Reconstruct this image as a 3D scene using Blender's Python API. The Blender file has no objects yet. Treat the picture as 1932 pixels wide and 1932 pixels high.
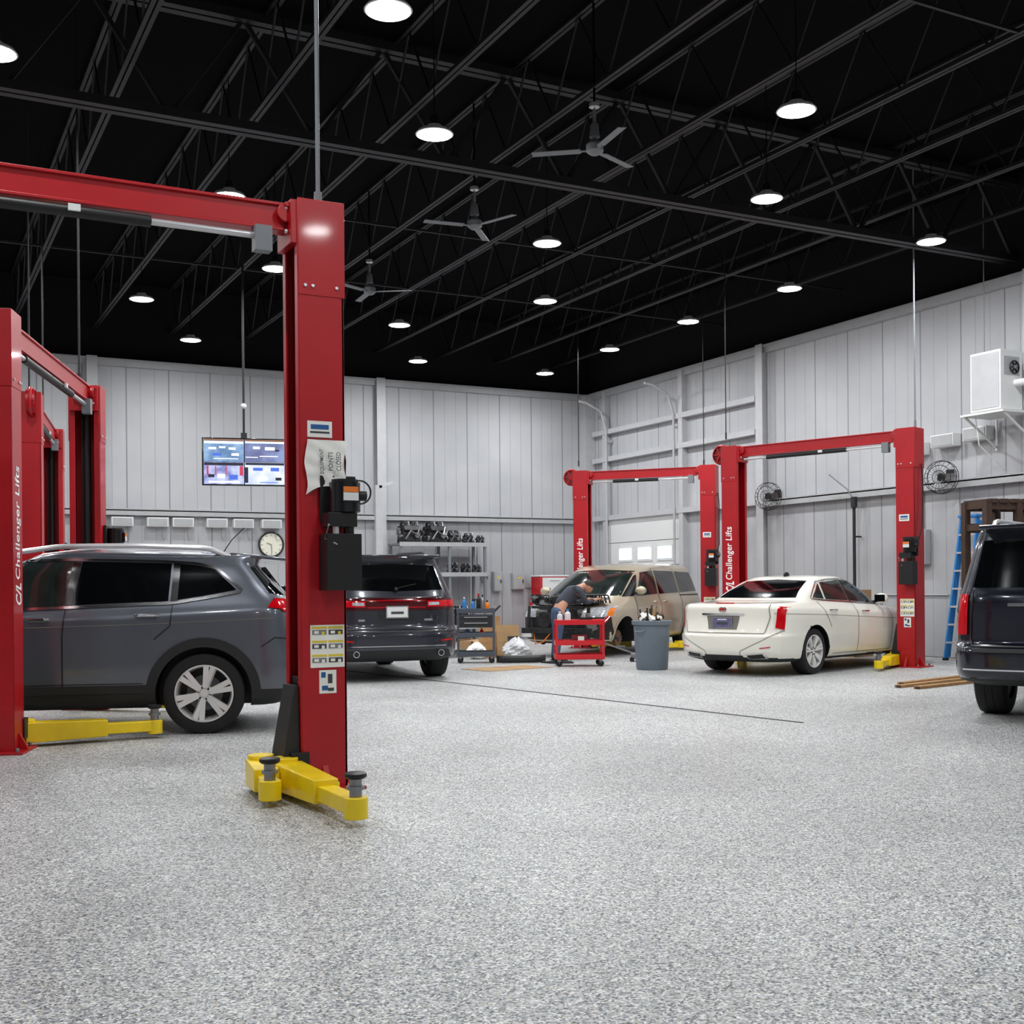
import bpy, bmesh, math, random
from mathutils import Vector, Matrix, Euler
random.seed(7)
SC=bpy.context.scene
COL=SC.collection
PI=math.pi
# ---------------------------------------------------------------- materials
def lin(c):
    c=c/255.0
    return c/12.92 if c<=0.04045 else ((c+0.055)/1.055)**2.4
def rgb(r,g,b): return (lin(r),lin(g),lin(b),1.0)
def mat(name,col,rough=0.5,metal=0.0,coat=0.0,emit=0.0,var=0.0,vscale=6.0,ecol=None):
    m=bpy.data.materials.new(name); m.use_nodes=True
    nt=m.node_tree; b=nt.nodes['Principled BSDF']
    c=rgb(*col)
    b.inputs['Base Color'].default_value=c
    b.inputs['Roughness'].default_value=rough
    b.inputs['Metallic'].default_value=metal
    b.inputs['Coat Weight'].default_value=coat
    b.inputs['Coat Roughness'].default_value=0.06
    if emit>0:
        b.inputs['Emission Color'].default_value=rgb(*(ecol or col))
        b.inputs['Emission Strength'].default_value=emit
    if var>0:
        tc=nt.nodes.new('ShaderNodeTexCoord'); n=nt.nodes.new('ShaderNodeTexNoise')
        n.inputs['Scale'].default_value=vscale; n.inputs['Detail'].default_value=6
        r=nt.nodes.new('ShaderNodeValToRGB')
        r.color_ramp.elements[0].position=0.3; r.color_ramp.elements[1].position=0.7
        r.color_ramp.elements[0].color=tuple(x*(1-var) for x in c[:3])+(1,)
        r.color_ramp.elements[1].color=tuple(min(1,x*(1+var*0.6)) for x in c[:3])+(1,)
        nt.links.new(tc.outputs['Object'],n.inputs['Vector'])
        nt.links.new(n.outputs['Fac'],r.inputs['Fac'])
        nt.links.new(r.outputs['Color'],b.inputs['Base Color'])
    return m
M={}
M['red']=mat('red_paint',(174,4,20),0.42,0,0.12,var=0.10,vscale=3)
M['reddk']=mat('dark_red_paint',(110,6,16),0.4)
M['yellow']=mat('yellow_paint',(248,214,8),0.38,0,0.3,var=0.08)
M['blk']=mat('black_plastic',(18,18,20),0.45)
M['blkg']=mat('black_gloss',(12,12,14),0.15,0,0.5)
M['trim']=mat('dark_trim_plastic',(31,32,34),0.65)
M['steel']=mat('bare_steel',(150,150,152),0.35,0.9)
M['alu']=mat('aluminium',(215,215,218),0.3,0.6)
M['rim']=mat('alloy_rim',(226,225,222),0.35,0.1,0.3)
M['chrome']=mat('chrome',(225,225,228),0.12,1.0)
M['grey']=mat('grey_paint',(120,124,128),0.5)
M['seam']=mat('grey_seam',(110,108,102),0.6)
M['white']=mat('white_paint',(222,223,222),0.5)
M['whitel']=mat('white_lettering',(250,250,250),0.5)
M['paper']=mat('white_paper',(238,238,232),0.7,var=0.05)
M['rubber']=mat('tyre_rubber',(26,26,27),0.75,var=0.2,vscale=20)
M['glass']=mat('tinted_glass',(8,10,12),0.05,0,0.6)
M['glass2']=mat('clear_dark_glass',(40,48,46),0.06,0,0.4,var=0.5,vscale=3)
M['lampred']=mat('tail_lamp_red',(185,6,18),0.12,0,0.6,emit=0.12)
M['lampdk']=mat('tail_lamp_smoked',(70,8,14),0.12,0,0.6)
M['lampclr']=mat('lamp_clear',(205,210,215),0.1,0.3,1.0,var=0.3,vscale=20)
M['amber']=mat('amber',(230,120,20),0.2,0,0.5)
M['pcher']=mat('slate_metallic_paint',(94,99,108),0.32,0.5,1.0)
M['pdur']=mat('dark_slate_paint',(42,44,53),0.28,0.4,1.0)
M['pcad']=mat('pearl_white_paint',(240,237,225),0.3,0.0,1.0)
M['pvan']=mat('champagne_paint',(188,176,154),0.32,0.35,1.0)
M['ptah']=mat('navy_paint',(22,26,40),0.22,0.4,1.0)
M['joist']=mat('joist_black_paint',(24,24,27),0.55)
M['ceil']=mat('ceiling_black',(7,7,9),1.0)
M['ceil'].node_tree.nodes['Principled BSDF'].inputs['Specular IOR Level'].default_value=0.1
M['wblk']=mat('wall_upper_black',(6,6,8),1.0)
M['galv']=mat('wall_trim_grey',(170,172,174),0.55,0.1,var=0.06)
M['post']=mat('wall_post_white',(184,185,188),0.55,var=0.05)
M['blue']=mat('ladder_blue',(30,120,190),0.45)
M['wood']=mat('raw_wood',(165,125,80),0.7,var=0.25,vscale=10)
M['brown']=mat('brown_rusted_steel',(70,50,38),0.7,var=0.3,vscale=8)
M['card']=mat('cardboard',(165,132,92),0.8,var=0.12)
M['bin']=mat('bin_grey_plastic',(104,115,126),0.5,var=0.06)
M['cartg']=mat('cart_slate_grey',(75,80,90),0.4)
M['cartr']=mat('cart_red',(198,14,28),0.35,0,0.3)
M['rust']=mat('brake_rotor_rust',(120,90,70),0.6,0.4,var=0.3,vscale=25)
M['skin']=mat('skin_tone',(190,140,115),0.55)
M['shirt']=mat('charcoal_shirt',(58,62,72),0.85,var=0.15,vscale=15)
M['jean']=mat('blue_jeans',(62,82,112),0.85,var=0.2,vscale=15)
M['hair']=mat('dark_hair',(32,24,20),0.7,var=0.2,vscale=60)
M['shoe']=mat('boot_leather',(35,28,24),0.6)
M['lens']=mat('led_lens',(255,255,255),0.4,emit=45)
M['window']=mat('daylight_window',(225,235,255),0.3,emit=1.6)
M['ylabel']=mat('label_yellow',(225,200,60),0.6)
M['blabel']=mat('label_blue',(30,90,150),0.6)
M['olabel']=mat('label_orange',(225,120,40),0.6)
M['dlabel']=mat('label_dark_print',(60,62,66),0.7)
M['plate']=mat('plate_blue_violet',(96,92,130),0.5,var=.3,vscale=20)
M['bag']=mat('white_plastic_bag',(205,206,208),0.4)
M['engine']=mat('engine_metal',(58,58,60),0.45,0.6,var=0.5,vscale=14)
M['cloth']=mat('clock_face',(225,222,205),0.6)
M['line']=mat('floor_joint_dark',(62,63,66),0.8)

def floor_mat():
    m=bpy.data.materials.new('epoxy_flake_floor'); m.use_nodes=True
    nt=m.node_tree; b=nt.nodes['Principled BSDF']; N=nt.nodes.new; L=nt.links.new
    tc=N('ShaderNodeTexCoord')
    v=N('ShaderNodeTexVoronoi'); v.inputs['Scale'].default_value=125
    L(tc.outputs['Object'],v.inputs['Vector'])
    sp=N('ShaderNodeSeparateColor'); L(v.outputs['Color'],sp.inputs['Color'])
    r=N('ShaderNodeValToRGB'); r.color_ramp.interpolation='CONSTANT'
    els=[(0,(66,70,76)),(0.11,(118,122,126)),(0.24,(152,160,168)),(0.36,(184,186,186)),(0.58,(212,212,210)),(0.78,(243,243,240)),(0.95,(190,180,160))]
    cr=r.color_ramp
    cr.elements[0].position=0; cr.elements[0].color=rgb(*els[0][1])
    cr.elements[1].position=els[1][0]; cr.elements[1].color=rgb(*els[1][1])
    for p,c in els[2:]:
        e=cr.elements.new(p); e.color=rgb(*c)
    L(sp.outputs[0],r.inputs['Fac'])
    v2=N('ShaderNodeTexVoronoi'); v2.inputs['Scale'].default_value=60
    L(tc.outputs['Object'],v2.inputs['Vector'])
    sp2=N('ShaderNodeSeparateColor'); L(v2.outputs['Color'],sp2.inputs['Color'])
    mr=N('ShaderNodeMapRange'); mr.inputs['To Min'].default_value=0.78; mr.inputs['To Max'].default_value=1.1
    L(sp2.outputs[1],mr.inputs['Value'])
    n=N('ShaderNodeTexNoise'); n.inputs['Scale'].default_value=0.5; n.inputs['Detail'].default_value=8
    L(tc.outputs['Object'],n.inputs['Vector'])
    mr2=N('ShaderNodeMapRange'); mr2.inputs['From Min'].default_value=0.3; mr2.inputs['From Max'].default_value=0.7
    mr2.inputs['To Min'].default_value=0.76; mr2.inputs['To Max'].default_value=1.06
    L(n.outputs['Fac'],mr2.inputs['Value'])
    mu=N('ShaderNodeMath'); mu.operation='MULTIPLY'
    L(mr.outputs[0],mu.inputs[0]); L(mr2.outputs[0],mu.inputs[1])
    mx=N('ShaderNodeMix'); mx.data_type='RGBA'; mx.blend_type='MULTIPLY'; mx.inputs['Factor'].default_value=1
    L(r.outputs['Color'],mx.inputs[6]); L(mu.outputs[0],mx.inputs[7])
    L(mx.outputs[2],b.inputs['Base Color'])
    b.inputs['Roughness'].default_value=0.42
    b.inputs['Specular IOR Level'].default_value=0.35
    bp=N('ShaderNodeBump'); bp.inputs['Strength'].default_value=0.25; bp.inputs['Distance'].default_value=0.003
    L(sp.outputs[1],bp.inputs['Height']); L(bp.outputs[0],b.inputs['Normal'])
    return m
M['floor']=floor_mat()
def wall_mat(axis,k):
    m=bpy.data.materials.new('ribbed_metal_wall_'+axis); m.use_nodes=True
    nt=m.node_tree; b=nt.nodes['Principled BSDF']; N=nt.nodes.new; L=nt.links.new
    tc=N('ShaderNodeTexCoord'); s=N('ShaderNodeSeparateXYZ'); L(tc.outputs['Object'],s.inputs[0])
    a=s.outputs['X'] if axis=='x' else s.outputs['Y']
    def stripes(period,width):
        d=N('ShaderNodeMath'); d.operation='DIVIDE'; L(a,d.inputs[0]); d.inputs[1].default_value=period
        f=N('ShaderNodeMath'); f.operation='FRACT'; L(d.outputs[0],f.inputs[0])
        g=N('ShaderNodeMath'); g.operation='LESS_THAN'; L(f.outputs[0],g.inputs[0]); g.inputs[1].default_value=width
        return g.outputs[0]
    g1=stripes(0.305,0.06); g2=stripes(0.915,0.03)
    n=N('ShaderNodeTexNoise'); n.inputs['Scale'].default_value=0.8; n.inputs['Detail'].default_value=6
    L(tc.outputs['Object'],n.inputs['Vector'])
    r=N('ShaderNodeValToRGB'); r.color_ramp.elements[0].position=0.3; r.color_ramp.elements[1].position=0.7
    r.color_ramp.elements[0].color=rgb(172*k,174*k,178*k); r.color_ramp.elements[1].color=rgb(187*k,188*k,191*k)
    L(n.outputs['Fac'],r.inputs['Fac'])
    mx=N('ShaderNodeMix'); mx.data_type='RGBA'; L(g1,mx.inputs['Factor']); L(r.outputs['Color'],mx.inputs[6]); mx.inputs[7].default_value=rgb(162*k,164*k,168*k)
    mx2=N('ShaderNodeMix'); mx2.data_type='RGBA'; L(g2,mx2.inputs['Factor']); L(mx.outputs[2],mx2.inputs[6]); mx2.inputs[7].default_value=rgb(134*k,136*k,141*k)
    L(mx2.outputs[2],b.inputs['Base Color']); b.inputs['Roughness'].default_value=0.6
    b.inputs['Specular IOR Level'].default_value=0.3
    bp=N('ShaderNodeBump'); bp.inputs['Strength'].default_value=0.3; bp.inputs['Distance'].default_value=0.012; bp.invert=True
    L(g1,bp.inputs['Height']); L(bp.outputs[0],b.inputs['Normal'])
    return m
M['wallx']=wall_mat('x',1.0); M['wally']=wall_mat('y',1.0); M['wallx_shaded']=wall_mat('x',.95); M['wally_shaded']=wall_mat('y',.95)  # darker copies put the shading below the girt into the wall colour
def screen_mat(name,c1,c2,c3,sc):
    m=bpy.data.materials.new(name); m.use_nodes=True
    nt=m.node_tree; b=nt.nodes['Principled BSDF']; N=nt.nodes.new; L=nt.links.new
    tc=N('ShaderNodeTexCoord'); n=N('ShaderNodeTexNoise'); n.inputs['Scale'].default_value=sc; n.inputs['Detail'].default_value=5
    L(tc.outputs['Object'],n.inputs['Vector'])
    r=N('ShaderNodeValToRGB'); cr=r.color_ramp
    cr.elements[0].position=0.38; cr.elements[0].color=rgb(*c1)
    cr.elements[1].position=0.62; cr.elements[1].color=rgb(*c3)
    e=cr.elements.new(0.5); e.color=rgb(*c2)
    L(n.outputs['Fac'],r.inputs['Fac'])
    L(r.outputs['Color'],b.inputs['Emission Color']); b.inputs['Emission Strength'].default_value=1.15
    b.inputs['Base Color'].default_value=(0.01,0.01,0.01,1); b.inputs['Roughness'].default_value=0.2
    return m
# ---------------------------------------------------------------- mesh builder
def frame(z):
    z=Vector(z).normalized()
    h=Vector((0,0,1)) if abs(z.z)<0.95 else Vector((1,0,0))
    x=h.cross(z).normalized(); y=z.cross(x)
    return x,y,z
class MB:
    def __init__(s): s.v=[];s.f=[];s.mi=[];s.mats=[]
    def idx(s,m):
        if m not in s.mats: s.mats.append(m)
        return s.mats.index(m)
    def add(s,vs,fs,m,T=None):
        o=len(s.v); k=s.idx(m)
        for p in vs:
            p=Vector(p); s.v.append(T@p if T is not None else p)
        for f in fs: s.f.append([i+o for i in f]); s.mi.append(k)
        return s
    def box(s,c,d,m,rot=None,T=None,tx=1,ty=1):
        hx,hy,hz=d[0]/2,d[1]/2,d[2]/2
        vs=[(-hx,-hy,-hz),(hx,-hy,-hz),(hx,hy,-hz),(-hx,hy,-hz),(-hx*tx,-hy*ty,hz),(hx*tx,-hy*ty,hz),(hx*tx,hy*ty,hz),(-hx*tx,hy*ty,hz)]
        R=Euler(rot).to_matrix().to_4x4() if rot else Matrix.Identity(4)
        A=Matrix.Translation(c)@R
        if T is not None: A=T@A
        return s.add(vs,[(0,3,2,1),(4,5,6,7),(0,1,5,4),(1,2,6,5),(2,3,7,6),(3,0,4,7)],m,A)
    def bar(s,p0,p1,w,h,m,w1=None,h1=None):
        p0=Vector(p0);p1=Vector(p1); x,y,z=frame(p1-p0)
        w1=w if w1 is None else w1; h1=h if h1 is None else h1
        vs=[]
        for p,a,b in ((p0,w,h),(p1,w1,h1)):
            for i,j in ((-1,-1),(1,-1),(1,1),(-1,1)): vs.append(p+x*i*a/2+y*j*b/2)
        return s.add(vs,[(3,2,1,0),(4,5,6,7),(0,1,5,4),(1,2,6,5),(2,3,7,6),(3,0,4,7)],m)
    def cyl(s,p0,p1,r0,m,r1=None,seg=16):
        p0=Vector(p0);p1=Vector(p1); r1=r0 if r1 is None else r1
        x,y,z=frame(p1-p0); vs=[]
        for p,r in ((p0,r0),(p1,r1)):
            for i in range(seg):
                a=2*PI*i/seg; vs.append(p+(x*math.cos(a)+y*math.sin(a))*r)
        fs=[(i,(i+1)%seg,seg+(i+1)%seg,seg+i) for i in range(seg)]+[tuple(range(seg-1,-1,-1)),tuple(range(seg,2*seg))]
        return s.add(vs,fs,m)
    def tube(s,pts,r,m,seg=8):
        pts=[Vector(p) for p in pts]; vs=[]; n=len(pts)
        for i,p in enumerate(pts):
            d=(pts[min(i+1,n-1)]-pts[max(i-1,0)]); x,y,z=frame(d)
            rr=r[i] if isinstance(r,(list,tuple)) else r
            for k in range(seg):
                a=2*PI*k/seg; vs.append(p+(x*math.cos(a)+y*math.sin(a))*rr)
        fs=[]
        for i in range(n-1):
            for k in range(seg): fs.append((i*seg+k,i*seg+(k+1)%seg,(i+1)*seg+(k+1)%seg,(i+1)*seg+k))
        fs.append(tuple(range(seg-1,-1,-1))); fs.append(tuple(range((n-1)*seg,n*seg)))
        return s.add(vs,fs,m)
    def lathe(s,prof,m,T=None,seg=32,sy=1.0):
        vs=[];n=len(prof)
        for r,h in prof:
            for k in range(seg):
                a=2*PI*k/seg; vs.append((r*math.cos(a),r*math.sin(a)*sy,h))
        fs=[]
        for i in range(n-1):
            for k in range(seg): fs.append((i*seg+k,i*seg+(k+1)%seg,(i+1)*seg+(k+1)%seg,(i+1)*seg+k))
        return s.add(vs,fs,m,T)
    def torus(s,R,r,m,T=None,seg=32,ss=8):
        prof=[(R+r*math.cos(2*PI*i/ss),r*math.sin(2*PI*i/ss)) for i in range(ss)]
        vs=[]
        for a,h in prof:
            for k in range(seg):
                t=2*PI*k/seg; vs.append((a*math.cos(t),a*math.sin(t),h))
        fs=[]
        for i in range(ss):
            j=(i+1)%ss
            for k in range(seg): fs.append((i*seg+k,i*seg+(k+1)%seg,j*seg+(k+1)%seg,j*seg+k))
        return s.add(vs,fs,m,T)
    def ball(s,c,r,m,seg=14,sc=(1,1,1),rot=None):
        prof=[(r*math.sin(PI*i/8),-r*math.cos(PI*i/8)) for i in range(9)]
        prof[0]=(1e-4,-r); prof[-1]=(1e-4,r)
        T=Matrix.Translation(c)@(Euler(rot).to_matrix().to_4x4() if rot else Matrix.Identity(4))@Matrix.Diagonal((*sc,1))
        return s.lathe(prof,m,T,seg)
    def obj(s,name,parent=None,label=None,cat=None,group=None,kind=None,loc=(0,0,0),rz=0,bevel=0,ang=35):
        me=bpy.data.meshes.new(name)
        me.from_pydata([tuple(p) for p in s.v],[],s.f)
        for m in s.mats: me.materials.append(m)
        me.polygons.foreach_set('material_index',s.mi)
        me.polygons.foreach_set('use_smooth',[True]*len(s.f))
        me.update()
        bm=bmesh.new(); bm.from_mesh(me); bmesh.ops.recalc_face_normals(bm,faces=bm.faces); bm.to_mesh(me); bm.free()
        me.set_sharp_from_angle(angle=math.radians(ang))
        return finish(name,me,parent,label,cat,group,kind,loc,rz,bevel)
def finish(name,me,parent=None,label=None,cat=None,group=None,kind=None,loc=(0,0,0),rz=0,bevel=0):
    o=bpy.data.objects.new(name,me); COL.objects.link(o)
    o.location=loc; o.rotation_euler=(0,0,rz)
    if parent: o.parent=parent
    if label: o['label']=label
    if cat: o['category']=cat
    if group: o['group']=group
    if kind: o['kind']=kind
    if bevel>0:
        b=o.modifiers.new('bevel','BEVEL'); b.width=bevel; b.segments=2; b.limit_method='ANGLE'; b.angle_limit=math.radians(40)
    return o
def empty(name,loc,rz,label,cat,group=None):
    o=bpy.data.objects.new(name,None); COL.objects.link(o); o.location=loc; o.rotation_euler=(0,0,rz)
    o.empty_display_size=0.2
    o['label']=label; o['category']=cat
    if group: o['group']=group
    return o
def copy_tree(src,loc,rz=None):
    n=src.copy(); COL.objects.link(n); n.location=loc
    if rz is not None: n.rotation_euler=(0,0,rz)
    for ch in src.children:
        c=ch.copy(); COL.objects.link(c); c.parent=n
        for g in ch.children:
            d=g.copy(); COL.objects.link(d); d.parent=c
    return n
def textmesh(name,body,length,T,m,parent,shear=0.0,bold=0.0,extr=0.002,height=None,label=None):
    cu=bpy.data.curves.new('t','FONT'); cu.body=body; cu.size=1; cu.shear=shear; cu.offset=bold; cu.align_x='CENTER'; cu.align_y='CENTER'; cu.space_character=1.05
    o=bpy.data.objects.new('t',cu); COL.objects.link(o)
    dg=bpy.context.evaluated_depsgraph_get(); me=bpy.data.meshes.new_from_object(o.evaluated_get(dg))
    bpy.data.objects.remove(o)
    xs=[v.co.x for v in me.vertices]; ys=[v.co.y for v in me.vertices]
    cx=(min(xs)+max(xs))/2; cy=(min(ys)+max(ys))/2; k=length/(max(xs)-min(xs)); ky=k if height is None else height/(max(ys)-min(ys))
    for v in me.vertices:
        v.co=T@Vector(((v.co.x-cx)*k,(v.co.y-cy)*ky,extr))
    me.materials.clear(); me.materials.append(m); me.name=name
    return finish(name,me,parent,label)
def axes(X,Y,o):
    X=Vector(X).normalized();Y=Vector(Y).normalized();Z=X.cross(Y)
    return Matrix(((X.x,Y.x,Z.x,o[0]),(X.y,Y.y,Z.y,o[1]),(X.z,Y.z,Z.z,o[2]),(0,0,0,1)))
# ================================================================ SETTING
XW=16.4; YW=27.0; XL=-9.0; YN=-6.0; ZW=6.3; ZC=8.0
b=MB(); b.box(((XL+XW)/2,(YN+YW)/2,-0.05),(XW-XL,YW-YN,0.1),M['floor']); b.obj('floor',kind='structure')
b=MB(); b.box(((XL+XW)/2,(YN+YW)/2,ZC+0.05),(XW-XL,YW-YN,0.1),M['ceil'])
b.obj('ceiling',kind='structure')
def wall(name,c,d,axis):
    b=MB(); m=M['wallx'] if axis=='x' else M['wally']
    b.box((c[0],c[1],ZW/2),(d[0],d[1],ZW),m); b.box((c[0],c[1],(ZW+ZC)/2),(d[0],d[1],ZC-ZW),M['wblk'])
    return b.obj(name,kind='structure')
wall('wall_back',((XL+XW)/2,YW+0.1),(XW-XL+0.4,0.2),'x')
wall('wall_front',((XL+XW)/2,YN-0.1),(XW-XL+0.4,0.2),'x')
wall('wall_right',(XW+0.1,(YN+YW)/2),(0.2,YW-YN),'y')
wall('wall_left',(XL-0.1,(YN+YW)/2),(0.2,YW-YN),'y')
tn=[0]
def trim(b): 
    tn[0]+=1; return b.obj('trim_%d'%tn[0],kind='structure')
b=MB(); b.box(((XL+XW)/2,YW-0.06,ZW-0.06),(XW-XL,0.12,0.12),M['galv']); b.box(((XL+XW)/2,YW-0.1,ZW+0.01),(XW-XL,0.2,0.03),M['galv']); trim(b)
b=MB(); b.box((XW-0.06,(YN+YW)/2,ZW-0.06),(0.12,YW-YN-0.3,0.12),M['galv']); b.box((XW-0.1,(YN+YW)/2,ZW+0.01),(0.2,YW-YN-0.3,0.03),M['galv']); trim(b)
b=MB(); b.box(((XL+XW)/2,YW-0.1,3.06),(XW-XL,0.2,0.05),M['galv']); b.box(((XL+XW)/2,YW-0.19,3.0),(XW-XL,0.02,0.12),M['galv']); b.box(((XL+XW)/2,YW-0.03,1.5),(XW-XL,0.06,2.98),M['wallx_shaded']);trim(b)
b=MB(); b.box((XW-0.1,(YN+19.9)/2,3.06),(0.2,19.9-YN-0.3,0.05),M['galv']); b.box((XW-0.19,(YN+19.9)/2,3.0),(0.02,19.9-YN-0.3,0.12),M['galv']); b.box((XW-0.03,(YN+19.9)/2,1.5),(0.06,19.9-YN-0.3,2.98),M['wally_shaded']);trim(b)
def wpost(x,y,along):
    b=MB(); h=ZW+.05
    if along=='x':
        b.box((x,y-0.10,h/2-0.0),(0.03,0.2,h),M['post']); b.box((x,y-0.21,h/2),(0.22,0.02,h),M['post']); b.box((x,y-0.01,h/2),(0.22,0.02,h),M['post'])
    else:
        b.box((x-0.10,y,h/2),(0.2,0.03,h),M['post']); b.box((x-0.21,y,h/2),(0.02,0.22,h),M['post']); b.box((x-0.01,y,h/2),(0.02,0.22,h),M['post'])
    trim(b)
for x in (-2.7,3.85,10.45): wpost(x,YW,'x')
for y in (6.6,13.1,19.8): wpost(XW,y,'y')
b=MB(); b.box((XW-0.16,YW-0.16,ZW/2),(0.3,0.3,ZW),M['post']); trim(b)
b=MB(); b.box((XW-0.08,22.7,ZW/2),(0.16,0.16,ZW),M['post']); trim(b)
b=MB(); b.box((XW-0.08,26.05,ZW/2),(0.14,0.14,ZW),M['post']); trim(b)
for z in (3.05,4.55,5.25):
    b=MB(); b.box((XW-0.09,23.3,z),(0.16,6.6,0.12),M['post']); trim(b)
b=MB()
for i in range(5): b.box((XW-0.05,24.35,0.3+i*0.6),(0.06,3.2,0.585),M['white'])
door=b.obj('door_1',kind='structure')
for i in range(3):
    b=MB(); yy=23.45+i*0.85
    b.box((XW-0.09,yy,2.10),(0.02,0.66,0.38),M['white']); b.box((XW-0.105,yy,2.10),(0.02,0.54,0.28),M['window'])
    b.obj('window_%d'%(i+1),kind='structure')
for y in (22.9,25.85):
    b=MB(); b.tube([(XW-0.2,y,0),(XW-0.2,y,5.3),(XW-0.35,y,5.75),(XW-0.8,y,5.95),(XW-1.0,y,5.97)],0.03,M['post']); b.bar((XW-.02,y,5.0),(XW-.2,y,5.0),.05,.05,M['post'])
    b.obj('door_track',label='white steel overhead door track beside the door',cat='door track')
b=MB(); b.bar((6.78,15.0,0.002),(7.6,8.7,0.002),0.045,0.004,M['line']); b.bar((6.78,15.0,0.002),(6.2,19.5,0.002),0.045,0.004,M['line']); trim(b)
# ---- roof joists
def joist(length,H,panel,ch,wb,dbl):
    b=MB(); m=M['joist']
    for z in (0,H):
        if dbl:
            b.box((-ch*0.7,0,z),(ch,length,ch),m); b.box((ch*0.7,0,z),(ch,length,ch),m)
        else: b.box((0,0,z),(ch,length,ch*0.5),m)
    n=int(length/panel); y=-length/2
    for i in range(n):
        a,c=(0,H) if i%2==0 else (H,0)
        b.bar((0,y+i*panel,a),(0,y+(i+1)*panel,c),wb,wb,m)
    return b
L=YW-YN-0.02
j0=None
xs=[-7.4+i*1.62 for i in range(15)]
for i,x in enumerate(xs):
    if x>XW-0.2: continue
    if j0 is None:
        j0=joist(L,0.97,0.62,0.045,0.022,True).obj('roof_joist',label='black painted open web steel roof joist',cat='roof joist',group='open web roof joists under the deck',loc=(x,(YN+YW)/2,7.0))
    else:
        c=j0.copy(); COL.objects.link(c); c.location=(x,(YN+YW)/2,7.0)
bb=joist(XW-XL-0.02,1.25,0.85,0.10,0.05,True)
g0=bb.obj('roof_girder',label='heavy black steel lattice girder crossing below the joists',cat='girder',group='roof girders',loc=((XL+XW)/2,13.55,6.6),rz=PI/2)
c=g0.copy(); COL.objects.link(c); c.location=((XL+XW)/2,0.9,6.6)
for y in (4.5,8.5,17.5,21):
    b=MB(); b.bar((XL+0.05,y,7.0),(XW-0.05,y,7.0),0.035,0.035,M['joist'])
    b.obj('roof_bridging',label='thin black bridging bar tying roof joists together',cat='bridging',group='bridging bars between joists')
# ---- high bay lights
lamp=empty('high_bay_light',(3.93,9.82,6.4),0,'round white LED high bay light hanging from the roof','ceiling light','round LED high bay lights')
b=MB(); b.lathe([(0.0001,0.10),(0.08,0.10),(0.10,0.05),(0.19,0.035),(0.215,0.0),(0.20,-0.006),(0.192,0.008)],M['white']); b.obj('lamp_housing',lamp)
b=MB(); b.lathe([(0.0001,0.0),(0.185,0.0),(0.185,0.012),(0.0001,0.012)],M['lens']); b.obj('lamp_lens',lamp)
b=MB(); b.cyl((0,0,0.09),(0,0,1.6),0.006,M['ceil']); b.lathe([(.0001,.2),(.05,.2),(.06,.1),(.0001,.1)],M['blk']); b.obj('hanging_rod',lamp)
pts=[(3.93,9.82),(3.93,15.4),(3.93,21.5),(5.46,12.28),(5.46,18.55),(5.46,24.6),(8.68,9.95),(8.68,15.45),(8.78,21.5),(10.3,12.4),(10.4,18.6),(10.55,24.75),
     (13.8,12.87),(13.77,16.0),(13.7,18.85),(13.77,21.8),(13.9,24.9),(0.9,12.25)]
extra=[(0.9,18.5),(0.9,24.6),(-3,9.8),(-3,15.5),(-3,21.5),(3.9,3.8),(8.7,3.8),(13.8,6.6),(13.8,9.7),(0.5,6.2),(-4,3),(5.4,-1.5),(11,-1.5),(0,-2.5)]
for i,(x,y) in enumerate(pts+extra):
    if i>0: copy_tree(lamp,(x,y,6.4))
    ld=bpy.data.lights.new('area','AREA'); ld.shape='DISK'; ld.size=0.36; ld.energy=84; ld.color=(0.97,0.985,1.0)
    lo=bpy.data.objects.new('lamp_light',ld); COL.objects.link(lo); lo.location=(x,y,6.38)
# ---- ceiling fans
fan=empty('ceiling_fan',(7.15,11.6,6.3),0.4,'three-blade grey metal ceiling fan hanging on a short downrod','ceiling fan','industrial ceiling fans')
b=MB(); b.lathe([(0.0001,-0.08),(0.05,-0.08),(0.10,-0.04),(0.10,0.03),(0.06,0.07),(0.03,0.10),(0.0001,0.10)],M['grey']); b.obj('motor',fan)
b=MB(); b.cyl((0,0,0.08),(0,0,1.7),0.014,M['ceil']); b.lathe([(0.03,0.10),(0.06,0.12),(0.045,0.26),(0.03,0.28)],M['grey']); b.cyl((0,0,0.08),(0,0,0.5),0.02,M['grey']); b.lathe([(0.02,0.44),(0.06,0.46),(0.06,0.5),(0.02,0.52)],M['alu']); b.obj('downrod',fan)
for k in range(3):
    a=k*2*PI/3; b=MB(); R=Matrix.Rotation(a,4,'Z')
    b.box((0.44,0,-0.03),(0.56,0.10,0.008),M['grey'],rot=(0.12,0,0),T=R); b.box((0.12,0,-0.03),(0.12,0.04,0.012),M['grey'],T=R); b.obj('blade',fan)
copy_tree(fan,(7.15,14.75,6.3),0.9); copy_tree(fan,(7.15,18.8,6.3),1.5)
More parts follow.
